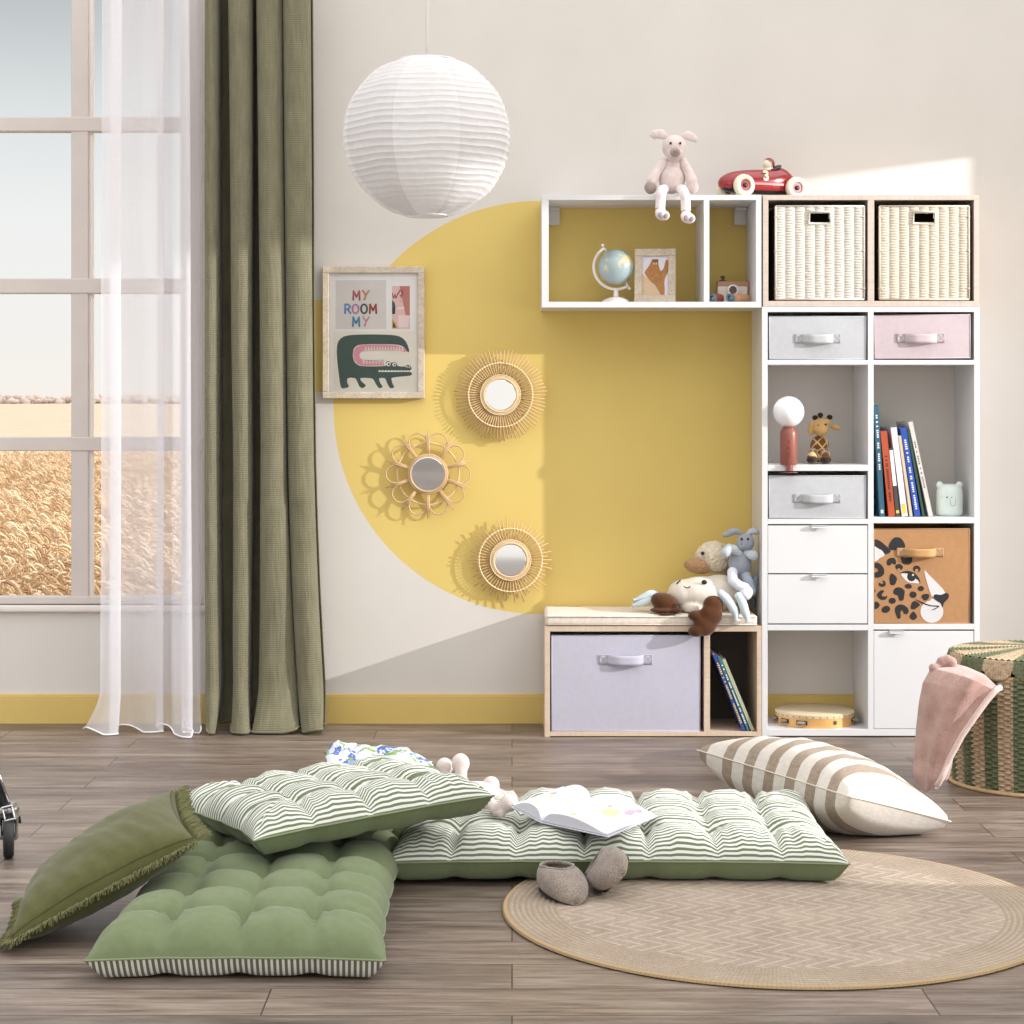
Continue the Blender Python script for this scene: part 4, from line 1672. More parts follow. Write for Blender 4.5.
for px, pa, pb, w in ((789.0, 440, 444.5, .0022), (788.2, 451.5, 460, .0026), (789.8, 452, 458, .0016)):
    box(bm, P(px, 0, yf).x - w, P(px, 0, yf).x + w, yf - .0006, yf + .004, P(0, pb, yf).z, P(0, pa, yf).z, .0004)
box(bm, P(787.0, 0, yf).x, P(790.6, 0, yf).x, yf - .0008, yf + .004, P(0, 450.2, yf).z, P(0, 446.4, yf).z, .0008)
plabel(obj('base_slot', bm, mat('deep red slot', (120, 52, 46), .5, 0), tl_), 'dark red cut-out marks')
bm = BM()
lathe(bm, [(.0115, sz(470.6)), (.0115, ZL - .0001)], 20, Matrix.Translation((lc.x, SY - .0125, 0)))
lathe(bm, [(.027, 0), (.027, .0022)], 28, Matrix.Translation((lc.x, SY - .0125, sz(472.6))) @ Matrix.Diagonal((1, .42, 1, 1)))
obj('clamp_foot', bm, M_TERRA, tl_, 40)

# ---- plush giraffe ----------------------------------------------------------------------
yq = -.17
kq = S(1, yq)
gi = thing('plush_giraffe', 'small brown and gold patterned plush giraffe sitting beside the red lamp', 'soft toy', (P(822, 463, yq).x, yq, ZL))


def giraffe_mat():
    k = NT('giraffe plush')
    vo = k.n('ShaderNodeTexVoronoi', feature='DISTANCE_TO_EDGE')
    k.put(vo.inputs['Vector'], k.coord())
    vo.inputs['Scale'].default_value = 38
    col = k.ramp(vo.outputs['Distance'], [(.05, rgb(226, 188, 120)), (.11, rgb(112, 66, 24))])
    nz = k.noise(k.coord(), 400, 2)
    return k.done(k.pbr(col, .8, k.bump(nz, .6, .003), sheen=.4))


M_GT = soft('golden plush', (204, 164, 104))
M_GD = soft('dark brown plush', (56, 36, 22))
M_GM = giraffe_mat()


def G(zx, zy, dy=0):
    q = P(765 + zx / 11.376, 390 + zy / 11.376, yq + dy)
    return q


def gs(n):
    return n / 11.376 * kq


blob('body', [('e', G(620, 640), (gs(110), gs(100), gs(130))), ('e', G(625, 760, -.005), (gs(130), gs(110), gs(65)))], M_GM, gi)
blob('head', [('e', G(632, 420, -.01), (gs(98), gs(90), gs(100))), ('e', G(640, 455, -.035), (gs(75), gs(70), gs(70))), ('e', G(690, 380, -.008), (gs(60), gs(70), gs(60)))], M_GT, gi, .003)
bm = BM()
ell(bm, G(540, 430, -.012), (gs(52), gs(30), gs(85)), (0, .3, 0))
obj('ear', bm, M_GT, gi, 180)
bm = BM()
ell(bm, G(800, 425, 0), (gs(62), gs(26), gs(32)), (0, .3, 0))
obj('ear', bm, M_GT, gi, 180)
for q in ((570, 315, .0), (735, 310, .0), (630, 285, .0)):
    bm = BM()
    ell(bm, G(*q), (gs(34), gs(30), gs(30)), seg=14, rings=10)
    tube(bm, [G(q[0], q[1]), G(lerp(q[0], 640, .4), 370)], gs(16), 8)
    obj('horn', bm, M_GD, gi, 180)
bm = BM()
ell(bm, G(688, 396, -.036), .0045, seg=10, rings=8)
ell(bm, G(610, 408, -.042), .004, seg=10, rings=8)
obj('eye', bm, M_BLACK, gi, 180)
for zx in (535, 690):
    bm = BM()
    tube(bm, [G(lerp(zx, 615, .2), 700, -.02), G(zx, 760, -.045), G(zx, 790, -.055)], [gs(50), gs(58), gs(60)], 14)
    l = obj('leg', bm, M_GM, gi, 180)
    bm = BM()
    ell(bm, G(zx, 793, -.058), (gs(64), gs(66), gs(44)))
    obj('foot', bm, M_GD, l, 180)

# ---- books ---------------------------------------------------------------------------------


def book(name, label, group, xb, z0, yfront, th, h, dep, ang, cover, page, parts=True, spine=None):
    """a book standing on its edge, spine towards the room, leaning to -X"""
    t = thing(name, label, 'book', (xb, yfront, z0), group, False)
    t.rotation_euler = (0, -ang, 0)
    c = .0014
    bm = BM()
    box(bm, 0, c, 0, dep, 0, h, .0005)
    box(bm, th - c, th, 0, dep, 0, h, .0005)
    box(bm, c * .5, th - c * .5, 0, c, 0, h, .0005)
    obj('cover', bm, cover, t)
    bm = BM()
    box(bm, c * 1.05, th - c * 1.05, c * 1.1, dep - .004, .003, h - .003, 0)
    obj('pages', bm, page, t, None)
    if spine:
        bm = BM()
        for (a, b, w, mi_) in spine[1]:
            box(bm, th / 2 - th * w / 2, th / 2 + th * w / 2, -.0005, .0005, h * a, h * b, 0, mi=mi_)
        obj('spine_print', bm, spine[0], t, None)
    return t


M_PAGE = mat('page edges', (232, 226, 214), .8, .05, 40)
ZK = sz(517.3) + .0003
kx = 1 / 300.2
MB = lambda n, c: mat('book ' + n, c, .45, .05, 20)
bw, bk, bw2 = MB('white ink', (232, 232, 230)), MB('black', (34, 34, 38)), MB('yellow ink', (226, 192, 60))
rb_ = random.Random(4)


def letters(a, b, n, w=.45, mi=0):
    out, p = [], a
    st = (b - a) / n
    for i in range(n):
        if rb_.random() < .82:
            out.append((a + i * st, a + (i + .62) * st, w * rb_.uniform(.7, 1), mi))
    return out


BK = [('dark teal', 5.0, 112, 3.3, .205, (46, 88, 108), [bw, bk], letters(.42, .92, 26) + [(.03, .06, .5, 0), (.50, .99, .95, 1)][:1], 'tall dark teal hardback with white spine lettering leaning on the divider'),
      ('orange', 6.6, 86, 5.6, .18, (176, 76, 42), [bk], letters(.18, .72, 24, .4), 'bright orange book with dark spine lettering'),
      ('black', 4.0, 69, 6.0, .17, (66, 66, 66), [bw, bw2], [(.45, .97, .9, 0), (.05, .09, .8, 1)], 'short black book with white upper spine, next to the orange one'),
      ('lilac', 6.0, 90, 7.2, .215, (224, 212, 224), [bw, bw2], [(.03, .14, .6, 1), (.3, .62, .9, 0)], 'pale lilac book between the short black and the tan one'),
      ('tan', 3.0, 82, 8.2, .18, (206, 186, 160), None, None, 'thin tan book beside the blue one'),
      ('blue', 6.0, 90, 9.2, .21, (40, 76, 164), [bw], letters(.08, .9, 34, .4), 'royal blue book with white spine lettering'),
      ('forest', 2.6, 88, 10.2, .20, (46, 74, 60), None, None, 'thin dark green book between the blue and the grey one'),
      ('grey', 4.4, 97, 12.2, .215, (206, 200, 194), [bk], letters(.25, .8, 22, .25), 'pale grey book leaning at the end of the shelf row')]
xb, prev = 881.6, None
for nm, th, h, ang, dep, col, smats, sp_, lab in BK:
    a = math.radians(ang)
    if prev:
        pth, ph, pa = prev
        xb += pth / math.cos(pa) + max(0, min(h * math.cos(a), ph) * (math.tan(a) - math.tan(pa))) + .35
    book('book', lab, 'books on the right-hand shelf', sx(xb), ZK, SY + .03, th * kx, h * kx, dep, a, MB(nm, col), M_PAGE, True, (smats, sp_) if smats else None)
    prev = (th, h, a)

# books in the bench (lying open side: tilt the other way, spines lower)
ZQ = sz(731.9) + .0003
x2, prev = 743, None
for i, (nm, th, h, ang, col, lab) in enumerate((('navy', 3.2, 82, 21.4, (52, 70, 142), 'dark blue picture book with yellow spine print leaning on the storage bench divider'),
                                                ('teal', 2.6, 80, 21.9, (60, 118, 124), 'thin teal picture book between two others in the storage bench'),
                                                ('sage', 3.4, 77, 22.3, (176, 178, 150), 'pale sage picture book leaning on the bench side panel'))):
    a = math.radians(ang)
    if prev:
        x2 += prev[0] / math.cos(prev[2]) + min(h, prev[1]) * (math.tan(a) - math.tan(prev[2])) + .5
    prev = (th, h, a)
    book('book', lab, 'picture books in the storage bench', sx(x2), ZQ, SY + .012, th * kx, h * kx, .20, a, MB(nm, col), M_PAGE, True,
         ([bw2, bw], letters(.1, .9, 30, .6, i % 2)) if i < 2 else None)

# ---- bear night light --------------------------------------------------------------------
yn = -.20
kn = S(1, yn)
nl = thing('night_light', 'mint green ceramic bear-face night light beside the leaning books', 'night light', (P(949.4, 517, yn).x, yn, ZK))
cx = P(949.4, 517, yn).x
M_MINT = mat('mint ceramic', (222, 234, 228), .35, .02, 8)
hb = S(31.5, yn)
rn = 13.2 * kn
bm = BM()
lathe(bm, [(rn * .86, ZK), (rn * .96, ZK + .003), (rn, ZK + .012), (rn, ZK + hb * .70), (rn * .95, ZK + hb * .84), (rn * .8, ZK + hb * .95), (rn * .5, ZK + hb), (.001, ZK + hb * 1.01)], 36, Matrix.Translation((cx, yn, 0)))
obj('light_body', bm, M_MINT, nl, 60)
for s2 in (-1, 1):
    bm = BM()
    ell(bm, (cx + s2 * rn * .74, yn, ZK + hb * .97), (.0125, .009, .0125), seg=16, rings=12)
    e = obj('ear', bm, M_MINT, nl, 180)
bm = BM()
fx = cx - rn * .22
for dx in (-.024, .006):
    ell(bm, (cx + dx - .008, yn - math.sqrt(rn * rn - (dx - .008) ** 2) - .0002, ZK + hb * .60), (.0024, .001, .0014), seg=10, rings=6)
ell(bm, (cx - .017, yn - rn * .93, ZK + hb * .60), (.003, .002, .0026), seg=10, rings=6)
obj('eyes', bm, mat('face ink', (74, 84, 80), .5, 0), nl, 180)
bm = BM()
mp = []
for i in range(17):
    a = PI + PI * i / 16
    dx, dz = .009 * math.cos(a), .013 * math.sin(a)
    mp.append((cx + .002 + dx, yn - math.sqrt(rn * rn - (.002 + dx) ** 2) - .0003, ZK + hb * .45 + dz))
mp = [(mp[0][0], mp[0][1], mp[0][2] + .01)] + mp + [(mp[-1][0], mp[-1][1], mp[-1][2] + .01)]
tube(bm, mp, .0007, 5)
obj('muzzle_line', bm, mat('face line', (136, 150, 144), .5, 0), nl, 180)

# ---- tambourine ---------------------------------------------------------------------------
yb = -.150
ZF = sz(729.3) + .0003
tx = P(814.5, 720, yb).x
tb = thing('tambourine', 'wooden tambourine with cream skin lying in the bottom compartment', 'tambourine', (tx, yb, ZF))
R0 = .1335
th_ = .045
M_HOOP = mat('varnished hoop', (222, 170, 104), .35, .1, 18)
Mt = Matrix.Translation((tx, yb, ZF))
bm = BM()
lathe(bm, [(R0, 0), (R0, th_ - .012), (R0 - .006, th_ - .012), (R0 - .006, 0), (R0, 0)], 64, Mt, cap=False)
obj('hoop', bm, M_HOOP, tb, 40)
bm = BM()
lathe(bm, [(R0 + .001, th_ - .013), (R0 + .001, th_ - .003), (R0 - .003, th_), (R0 * .5, th_ + .0004), (.001, th_ + .0006)], 64, Mt)
obj('skin', bm, mat('calf skin', (216, 198, 164), .6, .08, 12), tb, 50)
bm = BM()
for i in range(36):
    a = 2 * PI * i / 36
    ell(bm, (tx + (R0 + .001) * math.cos(a), yb + (R0 + .001) * math.sin(a), ZF + th_ - .009), .0021, seg=8, rings=6)
plabel(obj('tack', bm, mat('tack brass', (120, 92, 60), .4, 0, metal=.6), tb, 180), 'small brass tacks round the skin edge')
for ad in (-172, -146, -117, -6, -24, 40, 80, 120, 150):
    a = math.radians(ad)
    cxj, cyj = tx + (R0 - .001) * math.cos(a), yb + (R0 - .001) * math.sin(a)
    bm = BM()
    box(bm, -.019, .019, -.0012, .0012, -.007, .007, .0005, M=Matrix.Translation((cxj + .0012 * math.cos(a), cyj + .0012 * math.sin(a), ZF + .017)) @ Matrix.Rotation(a + PI / 2, 4, 'Z'))
    j = obj('slot', bm, mat('slot dark', (62, 44, 30), .8, 0), tb)
    bm = BM()
    for dz in (.003, -.003):
        lathe(bm, [(.003, dz + .0022), (.008, dz + .0018), (.0165, dz), (.012, dz - .0012)], 20, Matrix.Translation((cxj + .002 * math.cos(a), cyj + .002 * math.sin(a), ZF + .017)) @ Matrix.Rotation(math.radians(14), 4, Vector((-math.sin(a), math.cos(a), 0))))
    obj('jingle', bm, mat('jingle steel', (196, 194, 190), .3, .05, metal=.6), tb, 40)
bm = BM()
a = math.radians(-68)
lathe(bm, [(.006, -.001), (.0075, .001), (.0045, .0015)], 18, Matrix.Translation((tx + R0 * math.cos(a), yb + R0 * math.sin(a), ZF + .018)) @ Matrix.Rotation(a, 4, 'Z') @ Matrix.Rotation(PI / 2, 4, 'Y'))
obj('thumb_hole', bm, mat('grommet', (96, 84, 62), .4, 0, metal=.5), tb, 40)
# ================================================================ SOFT TOYS ON THE BENCH
ZC = sz(614.8) + .001      # top of the seat pad
M_SHAG = soft('shaggy beige fur', (226, 211, 188), .9, 220, .12)
M_SHAGB = soft('shaggy brown fur', (178, 138, 100), .9, 220, .12)
M_IVORY = soft('ivory canvas', (226, 216, 202), .25, 700, .04, .1)
M_BOOT = soft('brown corduroy', (84, 50, 28), .4, 400, .1)
M_PBLUE = soft('pale ice-blue cloth', (206, 218, 222), .25, 700, .04)
M_BBLUE = soft('dusty blue knit', (158, 164, 176), .6, 380, .1)
M_BLIGHT = soft('light blue knit', (196, 204, 212), .5, 380, .08)
M_BGREY = soft('grey knit', (112, 118, 126), .5, 380, .08)
M_BWHITE = soft('white knit', (226, 228, 238), .4, 380, .04)


def H(zx, zy, Y):     # reading of the 7.314x view of the bench toys
    return at(625 + zx / 7.314, 525 + zy / 7.314, Y)


def hs(n, Y):
    return n / 7.314 * (Y - CAM_Y) / F


# white smiling plush with boots
Y1 = -.195


def rest(p):
    'flattened where it lies on the seat pad, pushed out where it hangs before it'
    if p.z < ZC + .003:
        if p.y > SY - .006:
            if p.y > SY + .03:
                p.z = ZC + .003
            else:
                p.y = SY - .006
    return p


wp = thing('plush_toy', 'ivory plush toy with smiling face, brown boots and pale pointed limbs on the bench', 'soft toy', (H(560, 620, Y1).x, Y1, ZC))
blob('body', [('e', H(560, 500, Y1), (hs(210, Y1), .07, hs(125, Y1))), ('e', H(690, 480, Y1 + .02), (hs(190, Y1), .07, hs(118, Y1))), ('e', H(440, 500, Y1 + .005), (hs(130, Y1), .064, hs(104, Y1))),
              ('e', H(490, 590, Y1), (hs(100, Y1), .07, hs(62, Y1)))], M_IVORY, wp, .005, 5, fix=rest)
yf = Y1 - .068
bm = BM()
ell(bm, H(580, 418, yf + .010), (hs(21, Y1), .004, hs(17, Y1)), seg=16, rings=10)
obj('eye', bm, M_BLACK, wp, 180)
bm = BM()
tube(bm, [H(378, 430, yf + .018), H(392, 416, yf + .016), H(406, 404, yf + .018)], .0026, 6)
plabel(obj('eye', bm, M_BLACK, wp, 180), 'winking stitched eye')
bm = BM()
tube(bm, smooth_poly([tuple(H(a, b, yf + c)) for a, b, c in ((430, 448, .008), (444, 458, .005), (462, 459, .003), (478, 450, .002))], 4, False), .0020, 6)
obj('mouth', bm, M_BLACK, wp, 180)
blob('boot', [('e', H(285, 560, Y1 - .045), (hs(100, Y1), .034, hs(66, Y1)), (0, .25, 0)), ('e', H(300, 622, Y1 - .05), (hs(120, Y1), .036, hs(24, Y1)))], M_BOOT, wp, .004, 4, fix=rest)
yb2 = SY - .028
blob('boot', [('e', H(645, 585, yb2 + .012), (hs(76, Y1), .030, hs(70, Y1))), ('e', H(628, 660, yb2 - .002), (hs(86, Y1), .026, hs(80, Y1))), ('e', H(585, 730, yb2 - .004), (hs(84, Y1), .026, hs(82, Y1))),
              ('e', H(530, 770, yb2 - .004), (hs(70, Y1), .026, hs(48, Y1)), (0, -.2, 0)), ('e', H(520, 662, yb2 + .002), (hs(62, Y1), .022, hs(40, Y1)))], M_BOOT, wp, .004, 14, fix=rest)

# shaggy duck-billed head resting on top
Y2 = -.135
sd = thing('plush_duckbill', 'shaggy beige plush animal with brown bill slumped behind the ivory plush', 'soft toy', (H(650, 240, Y2).x, Y2, ZC))
sb = blob('body', [('e', H(650, 234, Y2), (hs(136, Y2), .05, hs(116, Y2))), ('e', H(740, 270, -.085), (hs(100, Y2), .045, hs(110, Y2))), ('e', H(790, 430, -.054), (hs(90, Y2), .036, hs(205, Y2)))], M_SHAG, sd, .004, 2, .005, 160, fix=rest)
blob('bill', [('e', H(520, 298, Y2 - .036), (hs(90, Y2), .034, hs(52, Y2)), (0, .12, 0)), ('e', H(560, 322, Y2 - .02), (hs(70, Y2), .03, hs(34, Y2)))], M_SHAGB, sd, .003, 2, .004, 190)
bm = BM()
ell(bm, H(568, 207, Y2 - .046), (hs(14, Y2), .004, hs(14, Y2)), seg=12, rings=8)
obj('eye', bm, M_BLACK, sd, 180)

# its pointed pale limbs
Y3 = -.13
for pts, rr, Y in (([(300, 560), (200, 505), (130, 530), (62, 555)], [.012, .014, .012, .004], -.19), ([(300, 600), (190, 556), (120, 572), (54, 590)], [.012, .014, .012, .003], -.215)):
    bm = BM()
    q = smooth_poly([tuple(H(a, b, Y)) for a, b in pts], 5, False)
    q = [(x, y, max(z, ZC + .017 - .0125 * (i / 15) ** 2)) for i, (x, y, z) in enumerate(q)]
    tube(bm, q, [lerp(rr[min(i // 5, 2)], rr[min(i // 5, 2) + 1], i % 5 / 5) for i in range(16)], 12)
    obj('arm', bm, M_PBLUE, wp, 180)
for pts, rr, Y in (([(700, 500), (745, 545), (795, 620), (818, 700)], [.013, .016, .015, .005], SY - .020), ([(830, 520), (858, 570), (880, 640), (900, 706)], [.012, .0155, .015, .005], SY - .022)):
    bm = BM()
    q = smooth_poly([tuple(H(a, b, Y - .004)) for a, b in pts], 5, False)
    tube(bm, q, [lerp(rr[min(i // 5, 2)], rr[min(i // 5, 2) + 1], i % 5 / 5) for i in range(16)], 12)
    ell(bm, q[0], .013, seg=12, rings=8)
    obj('arm', bm, M_PBLUE, wp, 180)

# blue rabbit
Y4 = -.205
rbn = thing('plush_rabbit', 'dusty blue knitted plush rabbit perched against the white unit', 'soft toy', (H(845, 300, Y4).x, Y4, ZC))
blob('body', [('e', H(840, 280, Y4), (hs(86, Y4), .036, hs(96, Y4))), ('e', H(862, 215, Y4), (hs(52, Y4), .026, hs(54, Y4)))], M_BBLUE, rbn, .003)
blob('head', [('e', H(882, 128, Y4 - .01), (hs(66, Y4), .034, hs(66, Y4))), ('e', H(865, 150, Y4 - .026), (hs(40, Y4), .02, hs(34, Y4)))], M_BBLUE, rbn, .003)
for pts in ([(845, 60), (800, 46), (755, 64), (716, 82)], [(900, 66), (930, 46), (955, 50), (966, 68)]):
    bm = BM()
    tube(bm, smooth_poly([tuple(H(a, b, Y4 - .004)) for a, b in pts], 4, False), [.006, .008, .010, .0105, .0115, .012, .012, .0115, .011, .010, .009, .007, .004], 12)
    ell(bm, H(*pts[0], Y4 - .004), .008, seg=10, rings=8)
    obj('ear', bm, M_BLIGHT if pts[0][0] > 880 else M_BBLUE, rbn, 180)
bm = BM()
for ex in (853, 899):
    ell(bm, H(ex, 102, Y4 - .041), .0042, seg=10, rings=8)
obj('eye', bm, M_BLACK, rbn, 180)
bm = BM()
tube(bm, [H(846, 136, Y4 - .046), H(852, 142, Y4 - .047), H(858, 136, Y4 - .047)], .0011, 5)
obj('mouth', bm, M_BLACK, rbn, 180)
for pts, r in (([(835, 205), (800, 180), (760, 170), (738, 200)], .0165), ([(890, 205), (915, 215), (940, 222)], .0165)):
    blob('arm', [('c', [H(a, b, Y4 - .022 - .006 * i) for i, (a, b) in enumerate(pts)], [r * .75, r, r * 1.05, r][:len(pts)])], M_BLIGHT, rbn, .003)
blob('leg', [('c', [H(785, 345, Y4 - .03), H(790, 410, Y4 - .05), H(835, 445, Y4 - .062), H(880, 460, Y4 - .066), H(900, 490, Y4 - .068)], [.018, .019, .018, .0175, .018]),
             ('e', H(883, 507, Y4 - .072), (hs(46, Y4), .024, hs(42, Y4)))], M_BWHITE, rbn, .003)
blob('leg', [('c', [H(870, 350, Y4 - .005), H(905, 420, Y4 - .03), H(925, 480, Y4 - .035)], [.018, .017, .015])], soft('pale blue-grey knit', (170, 180, 196), .5, 380, .08), rbn, .003)
# a grey long-eared plush tucked in the corner
Y5 = -.16
gp = thing('plush_bunny', 'dark grey plush mostly hidden in the corner behind the blue rabbit', 'soft toy', (H(950, 560, Y5).x, Y5, ZC))
blob('body', [('e', H(938, 560, Y5 + .03) + Vector((-.004, 0, 0)), (hs(22, Y5), .03, hs(110, Y5)))], M_BGREY, gp, .004, 3, fix=rest)
bm = BM()
tube(bm, smooth_poly([tuple(H(a, b, Y5 - .045)) for a, b in ((930, 520), (938, 450), (948, 400), (954, 366))], 4, False), [.010, .012, .013, .014, .014, .014, .013, .012, .011, .010, .008, .006, .004], 10)
obj('ear', bm, soft('slate blue plush', (140, 160, 172), .4, 380), gp, 180)
# ================================================================ ON THE FLOOR
# ---- round rug -----------------------------------------------------------------
RX, RY, RR = .585, -2.545, .607


def rug_mat():
    k = NT('flat woven jute')
    s = k.sep(k.coord())
    x, y = s[0], s[1]
    r = k.math('SQRT', k.math('ADD', k.math('POWER', x, 2), k.math('POWER', y, 2)))
    rows = k.math('PINGPONG', y, .052)
    diag = k.math('ADD', x, k.math('MULTIPLY', rows, 1.25))
    st = k.math('SINE', k.math('MULTIPLY', diag, 2 * PI / .047))
    line = k.math('POWER', k.math('MAXIMUM', st, 0.0), 2.5)
    rib = k.math('SINE', k.math('MULTIPLY', y, 2 * PI / .0088))
    ribx = k.math('SINE', k.math('MULTIPLY', x, 2 * PI / .0075))
    dots = k.math('MULTIPLY', rib, ribx)
    ang = k.math('ARCTAN2', y, x)
    ring = k.math('SINE', k.math('MULTIPLY', r, 2 * PI / .0125))
    tw = k.math('SINE', k.math('MULTIPLY', ang, 420))
    inner = k.math('LESS_THAN', r, .487)
    outer = k.math('GREATER_THAN', r, .595)
    nz = k.noise(k.coord(), 90, 4, .7)
    n2 = k.noise(k.coord(), 6, 3)
    base = k.ramp(k.math('ADD', k.math('MULTIPLY', nz, .55), k.math('MULTIPLY', n2, .45)), [(.34, rgb(150, 133, 119)), (.66, rgb(184, 169, 154))])
    zig_col = k.mix(k.math('MULTIPLY', line, .55), base, rgb(206, 194, 178))  # lighter woven zigzag strokes over the base colour
    zig_col = k.mix(k.math('MULTIPLY', k.math('MAXIMUM', k.math('MULTIPLY', rib, -1), 0), .22), zig_col, rgb(150, 124, 100))
    brd = k.mix(k.math('MULTIPLY', k.math('ADD', ring, 1), .24), base, rgb(140, 120, 96))
    brd = k.mix(k.math('MULTIPLY', k.math('ADD', k.math('MULTIPLY', ring, tw), 1), .12), brd, rgb(198, 182, 158))
    col = k.mix(inner, brd, zig_col)
    col = k.mix(outer, col, rgb(176, 152, 118))
    h = k.math('ADD', k.math('MULTIPLY', inner, k.math('ADD', k.math('MULTIPLY', line, 1.6), k.math('ADD', k.math('MULTIPLY', rib, .5), k.math('MULTIPLY', dots, .4)))),
               k.math('MULTIPLY', k.math('SUBTRACT', 1, inner), k.math('ADD', k.math('MULTIPLY', ring, .9), k.math('MULTIPLY', tw, .4))))
    h = k.math('ADD', h, nz)
    return k.done(k.pbr(col, .95, k.bump(h, .7, .0022), spec=.1))


rug = bpy.data.objects
bm = BM()
lathe(bm, [(RR - .004, .0008), (RR, .003), (RR, .006), (RR - .004, .0085), (RR - .012, .0088), (.001, .0085)], 128)
o = obj('round_rug', bm, rug_mat(), None, 60)
o.location = (RX, RY, 0)
tag(o, 'round beige woven jute rug with zigzag pattern lying on the floor', 'rug')


# ---- tufted floor mattresses ---------------------------------------------------------
def stripe_mat(name, axis, period, a, b, duty=.5):
    k = NT(name)
    u = k.sep(k.uv())[axis]
    w = k.math('SINE', k.math('MULTIPLY', u, 2 * PI / period))
    f = k.math('MULTIPLY_ADD', k.math('SUBTRACT', w, duty), 6, .5, clamp=True)
    col = k.mix(f, rgb(*a), rgb(*b))
    th = k.noise(k.coord(), 700, 2)
    col = k.mix(k.math('MULTIPLY', th, .16), col, rgb(120, 124, 100))
    return k.done(k.pbr(col, .9, k.bump(th, .25, .0008), sheen=.15, spec=.15))


M_STR = stripe_mat('ticking stripe', 1, .0134, (224, 225, 218), (108, 117, 91), .05)
M_STRS = stripe_mat('ticking stripe underside', 0, .0112, (236, 234, 226), (108, 108, 92), -.1)
M_GRN = fabric('sage green cotton', (112, 123, 90), 1300, .08, .06, .15)
M_GRN2 = fabric('deep sage cotton', (106, 117, 84), 1300, .08, .06, .15)
M_CORD = mat('piping cord', (128, 138, 106), .9, .05)


